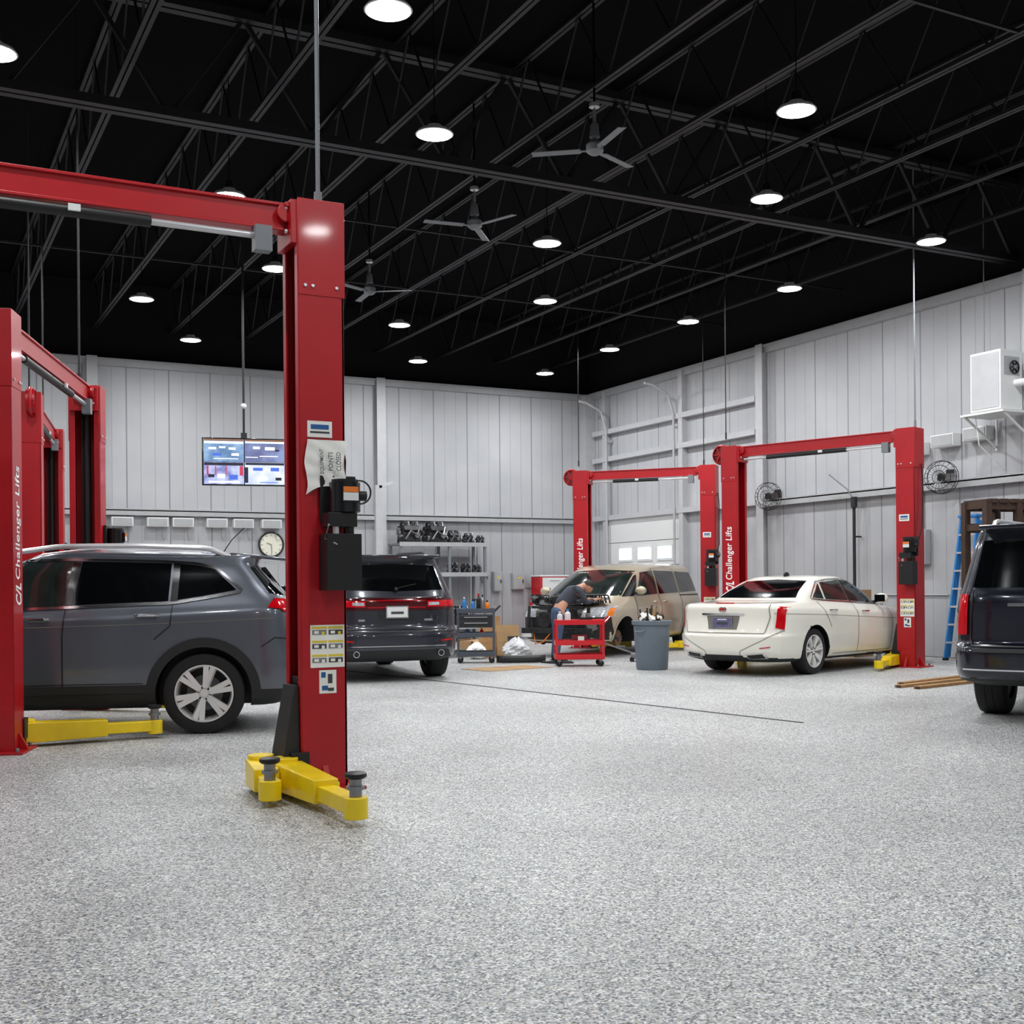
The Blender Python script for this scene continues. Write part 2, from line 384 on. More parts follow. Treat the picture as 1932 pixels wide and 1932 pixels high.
# ================================================================ LIFTS
def arm(lift,s,e,zz=0.12,w0=.20):
    s=Vector((s[0],s[1],zz)); e=Vector((e[0],e[1],zz)); d=(e-s).normalized(); Ln=(e-s).length
    b=MB(); mid=s+d*Ln*0.62
    b.bar(s,mid,w0,0.17,M['yellow'],0.15,0.14)
    b.bar(mid-d*0.05+Vector((0,0,-0.01)),e+Vector((0,0,-0.01)),0.11,0.09,M['yellow'])
    b.cyl(s+Vector((0,0,-0.09)),s+Vector((0,0,0.11)),0.085,M['yellow'],seg=20)
    b.cyl(e+Vector((0,0,-0.08)),e+Vector((0,0,0.04)),0.068,M['yellow'],seg=20)
    x,y,_=frame(d)
    b.bar(mid+x*0.078-d*0.25,mid+x*0.078,0.012,0.1,M['yellow'])
    a=b.obj('lift_arm',lift,bevel=0.006)
    b=MB(); b.cyl(e+Vector((0,0,0.035)),e+Vector((0,0,0.145)),0.035,M['steel'],seg=16)
    b.cyl(e+Vector((0,0,0.08)),e+Vector((0,0,0.10)),0.05,M['steel'],seg=16)
    b.lathe([(0.0001,0.14),(0.05,0.14),(0.062,0.15),(0.062,0.168),(0.05,0.174),(0.0001,0.174)],M['blk'],Matrix.Translation((e.x,e.y,zz)),seg=24)
    b.obj('arm_pad',a,label='black rubber lifting pad on a steel screw')
def lift(A,B,H,armsA,armsB,label,text=True,reel=False,unitB=True,stickers=0):
    A=Vector((A[0],A[1],0));B=Vector((B[0],B[1],0)); mid=(A+B)/2; d=B-A; half=d.length/2; rz=math.atan2(d.y,d.x)
    E=empty('vehicle_lift',mid,rz,label,'car lift','red two-post vehicle lifts')
    inv=(Matrix.Translation(mid)@Matrix.Rotation(rz,4,'Z')).inverted()
    red=M['red']
    for sx in (-1,1):
        c=sx*half; b=MB()
        o=c+sx*0.15; i=c-sx*0.15
        b.box((o-sx*0.008,0,H/2),(0.016,0.33,H),red)
        for sy in (-1,1):
            b.box((c,sy*0.157,H/2),(0.30,0.016,H),red)
            b.box((i,sy*0.13,H/2),(0.016,0.06,H),red)
            b.box((c,sy*0.166,H-0.3),(0.31,0.008,0.62),red)
            for bx in (-0.11,-0.06,0.1):
                b.cyl((c+sx*bx,sy*0.168,H-0.55),(c+sx*bx,sy*0.182,H-0.55),0.012,M['alu'],seg=8)
            b.add([(c-0.02,sy*0.165,0.015),(c+0.02,sy*0.165,0.015),(c+0.02,sy*0.165,0.16),(c-0.02,sy*0.165,0.16),(c-0.02,sy*0.24,0.015),(c+0.02,sy*0.24,0.015)],[(0,1,2,3),(3,2,5,4),(0,3,4),(1,5,2),(0,4,5,1)],red)
        b.box((o+sx*0.004,0,H-0.3),(0.008,0.34,0.62),red)
        b.add([(o,-0.02,0.015),(o,0.02,0.015),(o,0.02,0.16),(o,-0.02,0.16),(o+sx*0.08,-0.02,0.015),(o+sx*0.08,0.02,0.015)],[(0,1,2,3),(3,2,5,4),(0,3,4),(1,5,2),(0,4,5,1)],red)
        b.box((c,0,H-.004),(.31,.33,.008),red)
        col=b.obj('column',E,bevel=0.003)
        b=MB(); b.box((c,0,0.009),(0.5,0.5,0.018),red)
        for bx in (-0.2,0.2):
            for by in (-0.2,0.2): b.cyl((c+bx,by,0.018),(c+bx,by,0.05),0.016,M['steel'],seg=8)
        b.obj('base_plate',E,bevel=0.003)
        b=MB(); ic=c-sx*0.07
        b.box((ic,0,0.42),(0.14,0.2,0.62),M['blk']); b.box((c-sx*0.17,0,0.17),(0.12,0.36,0.17),M['blk'])
        b.add([(c-sx*0.16,-0.12,0.68),(c-sx*0.16,0.12,0.68),(c-sx*0.19,0.12,0.68),(c-sx*0.19,-0.12,0.68),(c-sx*0.16,-0.14,0.2),(c-sx*0.16,0.14,0.2),(c-sx*0.27,0.14,0.2),(c-sx*0.27,-0.14,0.2)],[(0,1,2,3),(7,6,5,4),(0,4,5,1),(1,5,6,2),(2,6,7,3),(3,7,4,0)],M['trim'])
        b.obj('carriage',E,bevel=0.004)
        b=MB(); b.cyl((c,0.0,0.7),(c,0.0,H-0.2),0.035,M['trim'],seg=12); b.box((c+sx*0.05,0.06,H/2),(0.03,0.02,H-0.5),M['blk'])
        b.obj('hydraulic_cylinder',E)
        arms=armsA if sx<0 else armsB
        for (s,e) in arms:
            sl=inv@Vector((s[0],s[1],0)); el=inv@Vector((e[0],e[1],0)); arm(E,sl,el)
    b=MB(); w=half-0.1
    b.box((0,0,H-0.10),(2*w,0.12,0.17),red)
    b.box((0,-0.068,H-0.02),(2*w,0.02,0.02),red); b.box((0,-0.068,H-0.18),(2*w,0.02,0.02),red)
    for sx in (-1,1):
        b.box((sx*(half-0.17),0,H-0.14),(0.05,0.3,0.28),red); b.box((sx*(half-0.12),0,H-0.03),(0.2,0.26,0.03),red)
        b.cyl((sx*(half-0.21),-0.11,H-0.08),(sx*(half-0.21),0.11,H-0.08),0.06,red)
        for q in (-0.05,-0.2): b.cyl((sx*(half-0.2),-0.1,H+q),(sx*(half-0.2)-sx*0.02,-0.1,H+q),0.015,M['alu'],seg=8)
    b.obj('overhead_beam',E,bevel=0.004)
    b=MB(); b.cyl((-half+0.25,-0.05,H-0.235),(half-0.3,-0.05,H-0.235),0.022,M['alu'],seg=12); b.cyl((-half+0.7,-0.05,H-0.235),(half-1.05,-0.05,H-0.235),0.036,M['blk'],seg=12)
    b.box((half-0.36,-0.07,H-0.26),(0.11,0.09,0.16),M['grey']); b.box((half-1.5,-0.10,H-0.225),(0.07,0.02,0.04),M['white'])
    b.obj('shutoff_bar',E,label='grey height shutoff bar with black foam sleeve')
    b=MB(); x=half+0.17
    b.tube([(x,0.05,H-0.55),(x+0.02,0.04,H-0.8),(x+0.015,0.04,2.4),(x+0.03,-0.02,2.15),(x,-0.1,1.95)],0.010,M['blk']); 
    b.obj('hydraulic_hose',E)
    if unitB:
        px=half+0.09; py=-0.27
        pb=MB(); pb.box((px,-0.185,1.88),(0.24,0.03,0.3),M['blk']); pb.box((px-0.02,py,1.74),(0.19,0.16,0.09),M['blk']); 
        pu=pb.obj('power_unit',E,bevel=0.004,label='black electric hydraulic power unit')
        b=MB(); b.cyl((px+0.02,py,1.79),(px+0.02,py,1.98),0.10,M['blkg'],seg=24); b.cyl((px+0.02,py,1.98),(px+0.02,py,2.0),0.085,M['blk'],seg=24)
        b.box((px+0.02,py-0.1,1.90),(0.11,0.03,0.1),M['blkg']); b.box((px+0.02,py-0.117,1.93),(0.1,0.004,0.035),M['olabel']); b.box((px+0.02,py-0.117,1.885),(0.1,0.004,0.05),M['white'])
        b.cyl((px+0.11,py,1.9),(px+0.16,py,1.9),0.035,M['blk'])
        b.torus(0.075,0.006,M['blk'],axes((1,0,0),(0,0,1),(px+0.11,py-0.03,1.92)))
        b.obj('motor',pu)
        b=MB(); b.box((px-0.01,py+0.01,1.47),(0.23,0.17,0.36),M['blk']); b.cyl((px+0.05,py,1.64),(px+0.05,py,1.70),0.03,M['blkg']); 
        b.tube([(px-0.08,py-0.05,1.74),(px-0.12,py-0.08,1.7),(px-0.13,py-0.05,1.62),(px-0.06,py-0.08,1.58)],0.007,M['steel'])
        b.cyl((px-0.06,py-0.05,1.64),(px-0.06,py-0.05,1.75),0.02,M['alu'])
        b.obj('oil_tank',pu,bevel=0.02)
    if text:
        T=axes((0,0,1),(-1,0,0),(-half+0.01,-0.1655,1.86))
        textmesh('lettering','Challenger Lifts',0.92,T,M['whitel'],E,shear=0.1,bold=0.014,height=0.17,label='white vertical lettering reading Challenger Lifts')
        T=axes((0,0,1),(-1,0,0),(-half+0.01,-0.1655,1.28))
        textmesh('lettering','C/L',0.18,T,M['whitel'],E,shear=0.3,bold=0.03,height=0.17,label='white slanted monogram')
    if reel:
        b=MB(); T=axes((1,0,0),(0,0,1),(-half-0.22,-0.06,H-0.12))
        b.torus(0.16,0.02,red,T); b.lathe([(0.0001,-0.03),(0.05,-0.03),(0.05,0.03),(0.0001,0.03)],red,T)
        b.lathe([(0.14,-0.05),(0.15,-0.05),(0.15,0.05),(0.14,0.05)],red,T)
        b.lathe([(0.0001,0.01),(0.15,0.01),(0.15,0.02),(0.0001,0.02)],M['reddk'],T)
        for k in range(6):
            a=k*PI/3; b.bar((-half-0.22,-0.09,H-0.12),(-half-0.22+0.16*math.cos(a),-0.09,H-0.12+0.16*math.sin(a)),0.02,0.02,red)
        b.box((-half-0.1,0.0,H-0.1),(0.12,0.1,0.22),red)
        b.obj('cable_pulley',E,label='round red pulley wheel cover')
    f=half
    if stickers:
        yf=-0.167
        b=MB(); b.box((f-0.02,yf,2.33),(0.165,0.003,0.105),M['paper']); b.box((f-0.02,yf-0.002,2.345),(0.12,0.002,0.03),M['blabel']); b.box((f-0.02,yf-0.002,2.31),(0.13,0.002,0.012),M['dlabel'])
        b.obj('maker_sticker',E,label='white and blue dealer sticker')
        b=MB()
        b.box((f+0.02,yf,0.93),(0.23,0.003,0.275),M['paper'])
        for r in range(3):
            for cc in range(2):
                X=f+0.02-0.055+cc*0.11; Z=1.02-r*0.09
                b.box((X,yf-0.002,Z+0.03),(0.1,0.002,0.014),M['ylabel']); b.box((X,yf-0.002,Z),(0.095,0.002,0.03),M['dlabel'] if (r+cc)%2 else M['grey'])
                b.box((X-0.02,yf-0.003,Z),(0.03,0.002,0.018),M['paper']); b.box((X+0.025,yf-0.003,Z-0.005),(0.02,0.002,0.02),M['ylabel'] if r==0 else M['paper'])
        b.obj('warning_label',E,label='warning pictogram sheet with yellow headings')
        b=MB(); b.box((f+0.02,yf,0.70),(0.115,0.003,0.15),M['paper']); b.box((f-0.01,yf-0.002,0.745),(0.03,0.002,0.035),M['blabel']); b.box((f+0.035,yf-0.002,0.72),(0.03,0.002,0.06),M['dlabel']); b.box((f,yf-0.002,0.66),(0.04,0.002,0.03),M['blabel']); b.box((f+0.04,yf-0.002,0.65),(0.04,0.002,0.02),M['dlabel'])
        b.obj('instruction_label',E,label='small white instruction sticker')
    if stickers==1:
        vs=[];fs=[];nx,nz=16,18
        def PY(u,v): return -0.178-0.008*abs(math.sin(u*8+v*4))-0.006*math.sin(v*11+u*5)**2-0.035*(1-v)*u
        for j in range(nz+1):
            for i in range(nx+1):
                u=i/nx;v=j/nz
                x=f-0.12+u*0.27*(1-0.10*(1-v))+.01*math.sin(v*8); z=1.95+v*0.31+0.05*math.sin(u*3+.5)*(1-v)-.07*(1-v)*(1-u)
                vs.append((x,PY(u,v),z))
        for j in range(nz):
            for i in range(nx): a=j*(nx+1)+i; fs.append((a,a+1,a+nx+2,a+nx+1))
        b=MB(); b.add(vs,fs,M['paper']); nt=b.obj('paper_notice',E,label='crumpled white paper notice taped to the column',ang=25)
        for tt,xx,ln,yy in (('EQUIPMENT',f-0.02,0.16,-.205),('POINTS',f+0.035,0.12,-.212),('CLOSED',f+0.085,0.12,-.222)):
            textmesh('notice_lettering',tt,ln,axes((0,0.06,1),(-1,0.1,0),(xx,yy-.004,2.12)),M['dlabel'],nt,height=0.030,bold=.01)
    return E
lift((-1.05,7.56),(2.48,7.56),3.80,[((-0.8,7.4),(-0.7,6.4))],[((2.22,7.42),(2.25,6.2)),((2.12,7.62),(2.0,7.0))],'red two-post car lift with yellow arms folded on the floor',text=False,stickers=1)
lift((0.76,10.52),(1.95,13.95),3.56,[((0.98,10.76),(2.05,10.78)),((0.9,10.8),(0.1,11.1))],[((1.9,13.7),(2.6,13.1))],'red two-post car lift around the slate grey SUV')
lift((1.50,15.7),(2.16,19.1),3.72,[((1.6,15.95),(2.3,16.2))],[((2.1,18.8),(2.6,18.3))],'red two-post car lift standing empty without a vehicle',text=False,reel=True)
lift((1.75,20.6),(2.45,23.9),3.85,[((1.8,20.85),(2.5,21.2))],[((2.4,23.6),(2.9,23.2))],'empty red two-post car lift beside the white metal wall',text=False,reel=True)
lift((13.12,16.74),(14.16,13.68),3.72,[((12.95,16.4),(11.45,14.45)),((13.25,16.5),(14.2,15.6))],[((14.05,13.9),(13.05,13.25)),((14.1,13.95),(14.3,14.3))],'red two-post car lift around the white sedan',reel=True,stickers=2)
lift((13.03,21.76),(14.81,19.70),3.74,[((13.15,21.5),(13.6,20.9))],[((14.62,19.85),(13.65,19.72)),((14.7,19.95),(15.0,20.6))],'red two-post car lift around the champagne minivan',reel=True,stickers=2)
def drop(x,y,z0,z1,m,r=0.012,lab='thin electrical conduit dropping from the roof'):
    b=MB(); b.tube([(x,y,z0),(x,y,(z0+z1)/2),(x,y,z1-0.3),(x+0.02,y,z1)],r,m); b.cyl((x,y,z0),(x,y,z0+0.12),r*1.7,m); b.obj('conduit_drop',label=lab,cat='conduit',group='electrical conduit drops from the roof')
drop(2.53,7.60,3.81,7.99,M['grey'],0.015)
drop(1.85,13.8,3.57,7.99,M['joist']); drop(2.0,18.7,3.73,7.99,M['joist']); drop(1.55,16.0,3.73,7.99,M['joist'])
drop(14.2,13.6,3.73,7.99,M['grey'],0.012); drop(13.0,16.8,3.86,7.99,M['joist'],.009); drop(14.75,19.8,3.75,7.99,M['joist'],.009); drop(13.0,21.85,3.86,7.99,M['joist'],.009)
# ================================================================ CARS
def hm(a,b):
    if a*b<=0: return 0.0
    return 2*a*b/(a+b)
class Shell:
    def __init__(s,keys,sub=6,nr=20,nf=12,m=3.4):
        s.nr=nr;s.nf=nf;s.m=m; n=len(keys); K=keys; s.R=[]
        T=[]
        for i in range(n):
            row=[]
            for c in range(5):
                if i==0: row.append(K[1][c]-K[0][c])
                elif i==n-1: row.append(K[-1][c]-K[-2][c])
                else: row.append(hm(K[i][c]-K[i-1][c],K[i+1][c]-K[i][c]))
            T.append(row)
        for i in range(n-1):
            for j in range(sub):
                t=j/sub; h00=2*t**3-3*t*t+1;h10=t**3-2*t*t+t;h01=-2*t**3+3*t*t;h11=t**3-t*t
                s.R.append([h00*K[i][c]+h10*T[i][c]+h01*K[i+1][c]+h11*T[i+1][c] for c in range(5)])
        s.R.append(list(K[-1]))
    def ry(s,R,x):
        zr,zf,xr,xf,w=R; xc=(xr+xf)/2;a=(xf-xr)/2; q=(x-xc)/a
        if abs(q)>=1: return 0.0
        n=s.nf if q>0 else s.nr
        return w*(1-abs(q)**n)**(1/s.m)
    def rx(s,R,y,front):
        zr,zf,xr,xf,w=R; xc=(xr+xf)/2;a=(xf-xr)/2; q=min(abs(y)/w,0.9999)
        n=s.nf if front else s.nr
        x=a*(1-q**s.m)**(1/n)
        return xc+x if front else xc-x
    def rz(s,R,x):
        zr,zf,xr,xf,w=R; t=(x-xr)/(xf-xr); return zr+(zf-zr)*t
    def side(s,x,z):
        pv=None
        for R in s.R:
            if x<R[2] or x>R[3]:
                y=0.0; zz=R[0] if x<R[2] else R[1]
            else: y=s.ry(R,x); zz=s.rz(R,x)
            if pv and pv[0]<=z<=zz:
                t=(z-pv[0])/max(1e-6,zz-pv[0]); return pv[1]+(y-pv[1])*t
            pv=(zz,y)
        return pv[1]
    def end(s,y,z,front):
        pv=None
        for R in s.R:
            x=s.rx(R,y,front); zz=s.rz(R,x)
            if pv and pv[0]<=z<=zz:
                t=(z-pv[0])/max(1e-6,zz-pv[0]); return pv[1]+(x-pv[1])*t
            pv=(zz,x)
        return pv[1]
    def mesh(s):
        ns=48; ne=18; vs=[];fs=[]; Q=0.965
        for R in s.R:
            zr,zf,xr,xf,w=R; xc=(xr+xf)/2;a=(xf-xr)/2; ring=[]
            for i in range(ns+1):
                q=-Q+2*Q*i/ns; x=xc+a*q; ring.append((x,s.ry(R,x)))
            y1=s.ry(R,xc+a*Q)
            for i in range(1,ne): 
                y=y1*math.cos(PI*i/ne)*(.6)+y1*(1-2*i/ne)*.4; ring.append((s.rx(R,y,True),y))
            for i in range(ns+1):
                q=Q-2*Q*i/ns; x=xc+a*q; ring.append((x,-s.ry(R,x)))
            y0=s.ry(R,xc-a*Q)
            for i in range(1,ne):
                y=-(y0*math.cos(PI*i/ne)*.6+y0*(1-2*i/ne)*.4); ring.append((s.rx(R,y,False),y))
            for x,y in ring: vs.append((x,y,s.rz(R,x)))
        N=len(ring); nr=len(s.R)
        for k in range(nr-1):
            for i in range(N):
                j=(i+1)%N; fs.append((k*N+i,k*N+j,(k+1)*N+j,(k+1)*N+i))
        for k,rev in ((0,True),(nr-1,False)):
            R=s.R[k]; xc=(R[2]+R[3])/2; ci=len(vs); vs.append((xc,0,s.rz(R,xc)))
            for i in range(N):
                j=(i+1)%N; fs.append((k*N+j,k*N+i,ci) if rev else (k*N+i,k*N+j,ci))
        return vs,fs
def resample(pl,n):
    ds=[0]
    for a,b_ in zip(pl,pl[1:]): ds.append(ds[-1]+math.dist(a,b_))
    out=[]
    for i in range(n+1):
        t=ds[-1]*i/n; k=0
        while k<len(ds)-2 and ds[k+1]<t: k+=1
        q=(t-ds[k])/max(1e-9,ds[k+1]-ds[k]); out.append(tuple(pl[k][c]+(pl[k+1][c]-pl[k][c])*q for c in range(len(pl[0]))))
    return out
class Car:
    def __init__(s,name,loc,heading,label,keys,paint,wheels,wr,archr,clad=0.0,**kw):
        s.E=empty(name,(loc[0],loc[1],0),math.atan2(heading[1],heading[0]),label,'car')
        s.S=Shell(keys,**kw); s.W=max(k[4] for k in keys); s.paint=paint; s.wheels=wheels; s.wr=wr; s.archr=archr
        vs,fs=s.S.mesh(); me=bpy.data.meshes.new('body'); me.from_pydata(vs,[],fs)
        bm=bmesh.new(); bm.from_mesh(me); bmesh.ops.recalc_face_normals(bm,faces=bm.faces); bm.to_mesh(me); bm.free()
        o=bpy.data.objects.new('tmpbody',me); COL.objects.link(o)
        cb=MB()
        for wx in wheels:
            for sy in (-1,1):
                cb.cyl((wx,sy*(s.W-0.36),wr),(wx,sy*(s.W+0.3),wr),archr,M['blk'],seg=40)
        co=cb.obj('tmpcut'); 
        md=o.modifiers.new('b','BOOLEAN'); md.operation='DIFFERENCE'; md.object=co; md.solver='EXACT'
        dg=bpy.context.evaluated_depsgraph_get(); dg.update()
        nm=bpy.data.meshes.new_from_object(o.evaluated_get(dg))
        bpy.data.objects.remove(o); bpy.data.objects.remove(co)
        nm.materials.clear(); nm.materials.append(paint); nm.materials.append(M['trim']); nm.materials.append(M['blk'])
        for p in nm.polygons:
            c=p.center; k=0
            if clad and c.z<clad: k=1
            if p.normal.z<-0.7: k=1
            for wx in wheels:
                dd=math.hypot(c.x-wx,c.z-wr)
                if dd<archr+0.004 and abs(c.y)>s.W-0.37: k=2
            p.material_index=k; p.use_smooth=True
        nm.set_sharp_from_angle(angle=math.radians(32)); nm.name='body'
        finish('body',nm,s.E)
    def grid(s,name,A,B,nx,nz,fn,m,parent=None,label=None):
        A=resample(A,nx);B=resample(B,nx); vs=[];fs=[]
        for j in range(nz+1):
            for i in range(nx+1):
                t=j/nz; vs.append(fn(A[i][0]+(B[i][0]-A[i][0])*t,A[i][1]+(B[i][1]-A[i][1])*t))
        for j in range(nz):
            for i in range(nx): a=j*(nx+1)+i; fs.append((a,a+1,a+nx+2,a+nx+1))
        b=MB(); b.add(vs,fs,m); return b.obj(name,parent or s.E,label)
    def sp(s,name,bot,top,m,sides=(1,-1),off=0.006,nx=18,nz=7,label=None):
        for sd in sides: s.grid(name,bot,top,nx,nz,lambda x,z:(x,sd*(s.S.side(x,z)+off),z),m,label=label)
    def ep(s,name,bot,top,m,front=False,off=0.006,nx=20,nz=7,label=None):
        sg=1 if front else -1
        return s.grid(name,bot,top,nx,nz,lambda y,z:(s.S.end(y,z,front)+sg*off,y,z),m,label=label)
    def ribbon(s,name,pts,w,m,sides=(1,-1),off=0.009,n=40,label=None):
        P=resample(pts,n)
        for sd in sides:
            vs=[];fs=[]
            for i,p in enumerate(P):
                a=P[max(i-1,0)];c=P[min(i+1,n)]; dx=c[0]-a[0];dz=c[1]-a[1];l=math.hypot(dx,dz) or 1
                nx_,nz_=-dz/l*w/2,dx/l*w/2
                for q in (-1,1):
                    x=p[0]+q*nx_;z=p[1]+q*nz_; vs.append((x,sd*(s.S.side(x,z)+off),z))
            for i in range(n): fs.append((2*i,2*i+1,2*i+3,2*i+2))
            b=MB(); b.add(vs,fs,m); b.obj(name,s.E,label)
    def eribbon(s,name,pts,w,m,front=False,off=0.008,n=30):
        P=resample(pts,n); sg=1 if front else -1; vs=[];fs=[]
        for i,p in enumerate(P):
            a=P[max(i-1,0)];c=P[min(i+1,n)]; dx=c[0]-a[0];dz=c[1]-a[1];l=math.hypot(dx,dz) or 1
            for q in (-1,1):
                y=p[0]-q*dz/l*w/2;z=p[1]+q*dx/l*w/2; vs.append((s.S.end(y,z,front)+sg*off,y,z))
        for i in range(n): fs.append((2*i,2*i+1,2*i+3,2*i+2))
        b=MB(); b.add(vs,fs,m); b.obj(name,s.E)
    def archtrim(s,w,m,off=0.012):
        for wx in s.wheels:
            pts=[(wx+(s.archr+w/2-0.004)*math.cos(a),s.wr+(s.archr+w/2-0.004)*math.sin(a)) for a in [PI*(-0.04)+PI*1.08*i/40 for i in range(41)]]
            pts=[p for p in pts if p[1]>0.26]
            s.ribbon('wheel_arch_trim',pts,w,m,off=off,n=44)
    def wheel(s,wx,sd,style=5,rim=None,tire=True,inset=0.035,tw=0.24,sw=1.0):
        r=s.wr; y0=sd*(s.W-inset-tw); rim=rim or M['rim']
        T=Matrix.Translation((wx,y0,r))@Matrix.Rotation(-sd*PI/2,4,'X')
        b=MB(); k=tw/0.24
        if tire:
            b.lathe([(0.62*r,0.0),(0.9*r,0),(0.97*r,0.012*k),(r,0.035*k),(r,0.085*k),(0.988*r,0.09*k),(r,0.095*k),(r,0.145*k),(0.988*r,0.15*k),(r,0.155*k),(r,0.205*k),(0.97*r,0.23*k),(0.86*r,0.245*k),(0.74*r,0.24*k),(0.70*r,0.222*k),(0.66*r,0.2*k)],M['rubber'],T,seg=48)
            o=b.obj('wheel',s.E)
            b=MB(); b.lathe([(0.715*r,0.225*k),(0.71*r,0.238*k),(0.675*r,0.240*k),(0.645*r,0.20*k),(0.62*r,0.10*k),(0.60*r,0.03*k)],rim,T,seg=48)
            b.lathe([(0.0001,0.06*k),(0.62*r,0.06*k)],M['blk'],T,seg=32)
            b.lathe([(0.0001,0.11*k),(0.44*r,0.11*k),(0.44*r,0.09*k)],M['grey'],T,seg=32)
            b.lathe([(0.0001,0.224*k),(0.09*r,0.222*k),(0.1*r,0.215*k),(0.20*r,0.20*k),(0.22*r,0.16*k),(0.2*r,0.12*k)],rim,T,seg=24)
            n=style
            for q in range(n):
                a=q*2*PI/n+0.3
                for da in (-0.55/n*1.5,0.55/n*1.5):
                    p0=Vector((0.14*r*math.cos(a+da*0.5),0.14*r*math.sin(a+da*0.5),0.20*k)); p1=Vector((0.68*r*math.cos(a+da),0.68*r*math.sin(a+da),0.224*k))
                    b.bar(T@p0,T@p1,0.034*sw*r/0.36,0.034*sw*r/.36,rim,0.038*sw*r/0.36,0.038*sw*r/.36)
                p=T@Vector((0.15*r*math.cos(a+PI/n),0.15*r*math.sin(a+PI/n),0.205*k)); p2=T@Vector((0.15*r*math.cos(a+PI/n),0.15*r*math.sin(a+PI/n),0.222*k)); b.cyl(p,p2,0.01,M['blk'],seg=8)
            b.obj('rim',o)
        else:
            b.lathe([(0.0001,0.12),(0.06,0.12),(0.07,0.09),(0.15,0.085),(0.15,0.06),(0.07,0.05),(0.07,-0.1)],M['rust'],T,seg=32)
            for q in range(5):
                a=q*2*PI/5; b.cyl(T@Vector((0.045*math.cos(a),0.045*math.sin(a),0.11)),T@Vector((0.045*math.cos(a),0.045*math.sin(a),0.15)),0.008,M['steel'],seg=8)
            b.box((wx,sd*(s.W-0.33),r),(0.16,0.14,0.12),M['rust'])
            b.obj('brake_rotor',s.E,label='bare rusty brake rotor with the wheel removed')
    def handle(s,x,z,m,sides=(1,-1),w=0.2):
        for sd in sides:
            y=sd*(s.S.side(x,z)); b=MB(); b.tube([(x-w/2,y,z),(x-w/2+0.03,y+sd*0.035,z+0.003),(x+w/2-0.03,y+sd*0.035,z+0.003),(x+w/2,y,z)],0.013,m,8); b.obj('door_handle',s.E)
    def mirror(s,x,z,m,sides=(1,-1)):
        for sd in sides:
            y=sd*(s.S.side(x,z)); b=MB(); b.bar((x,y-sd*0.03,z-0.03),(x-0.0,y+sd*0.09,z),0.05,0.04,M['blk'])
            b.ball((x,y+sd*0.15,z+0.04),0.1,m,sc=(0.6,1.15,0.8)); b.box((x-0.055,y+sd*0.15,z+0.04),(0.012,0.17,0.11),M['glass']); b.obj('side_mirror',s.E)
    def plate(s,z,w=0.31,h=0.155,y=0,m1='paper'):
        x=s.S.end(y,z,False)-0.016; b=MB(); b.box((x,y,z),(0.01,w+0.03,h+0.03),M['chrome']); b.box((x-0.006,y,z),(0.006,w,h),M[m1]); b.box((x-0.0095,y,z-.01),(0.002,w*0.62,h*0.25),M['dlabel']); b.box((x-0.0095,y,z+h*0.33),(0.002,w*0.5,h*0.10),M['white']); b.obj('license_plate',s.E)
sm=M['blk']
# ---------- slate compact SUV
K=[(.24,.24,.24,4.40,.78),(.30,.30,.07,4.55,.89),(.42,.42,.0,4.6,.92),(.60,.60,.0,4.62,.93),(.74,.74,.04,4.60,.928),(.95,.86,.07,4.52,.925),(1.10,.94,.10,4.35,.915),(1.20,1.05,.15,3.55,.868),(1.38,1.36,.33,2.98,.765),(1.54,1.57,.46,2.60,.685),(1.62,1.65,.44,2.35,.61),(1.655,1.685,.80,2.0,.40)]
c=Car('car',(3.65,11.40),(-.954,.30),'slate grey compact SUV with silver roof rails between lift posts',K,M['pcher'],(.93,3.63),.365,.425,clad=.40,nr=24,m=3.2)
for x in (.93,3.63):
    for sd in (1,-1): c.wheel(x,sd,6,sw=1.25)
c.archtrim(.085,M['trim'])
c.ribbon('sill_cladding',[(1.40,.42),(3.15,.42)],.07,M['trim'],off=.010)
c.sp('side_window',[(.64,1.30),(.9,1.255),(1.16,1.215)],[(.84,1.49),(1.0,1.525),(1.14,1.54)],M['glass'])
c.sp('side_window',[(1.24,1.205),(2.06,1.175)],[(1.22,1.545),(2.0,1.565)],M['glass'])
c.sp('side_window',[(2.14,1.17),(3.02,1.14)],[(2.08,1.565),(2.52,1.555)],M['glass2'])
c.ribbon('window_trim',[(3.1,1.125),(2.1,1.155),(1.2,1.185),(.85,1.24),(.58,1.288),(.62,1.33),(.82,1.50),(1.0,1.545),(1.3,1.565),(2.05,1.585),(2.5,1.575)],.024,M['chrome'],off=.014,n=80)
c.ribbon('door_pillar',[(1.19,1.20),(1.17,1.545)],.06,M['blkg']); c.ribbon('door_pillar',[(2.10,1.175),(2.04,1.56)],.07,M['blkg'])
c.ribbon('door_seam',[(1.20,1.18),(1.22,.98),(1.36,.86)],.012,sm,off=.004); c.ribbon('door_seam',[(2.12,1.15),(2.14,.9),(2.14,.40)],.012,sm,off=.004)
c.ribbon('door_seam',[(3.12,1.10),(3.16,.9)],.012,sm,off=.004); c.ribbon('door_seam',[(1.46,.47),(3.12,.47)],.008,sm,off=.004)
c.ribbon('bumper_seam',[(.06,.84),(.30,.86),(.42,.78)],.010,sm,off=.004)
c.ribbon('body_crease',[(.30,1.04),(1.4,1.0),(3.3,.96)],.008,M['seam'],off=.003)
c.handle(1.42,1.075,M['chrome']); c.handle(2.36,1.05,M['chrome']); c.mirror(3.0,1.18,M['pcher'])
c.sp('tail_lamp',[(.09,1.10),(.36,1.14)],[(.13,1.22),(.32,1.20)],M['lampred'],off=.012)
for sg in (1,-1): c.ep('tail_lamp',[(sg*.45,1.09),(sg*.85,1.10)],[(sg*.45,1.20),(sg*.83,1.22)],M['lampred'],off=.012)
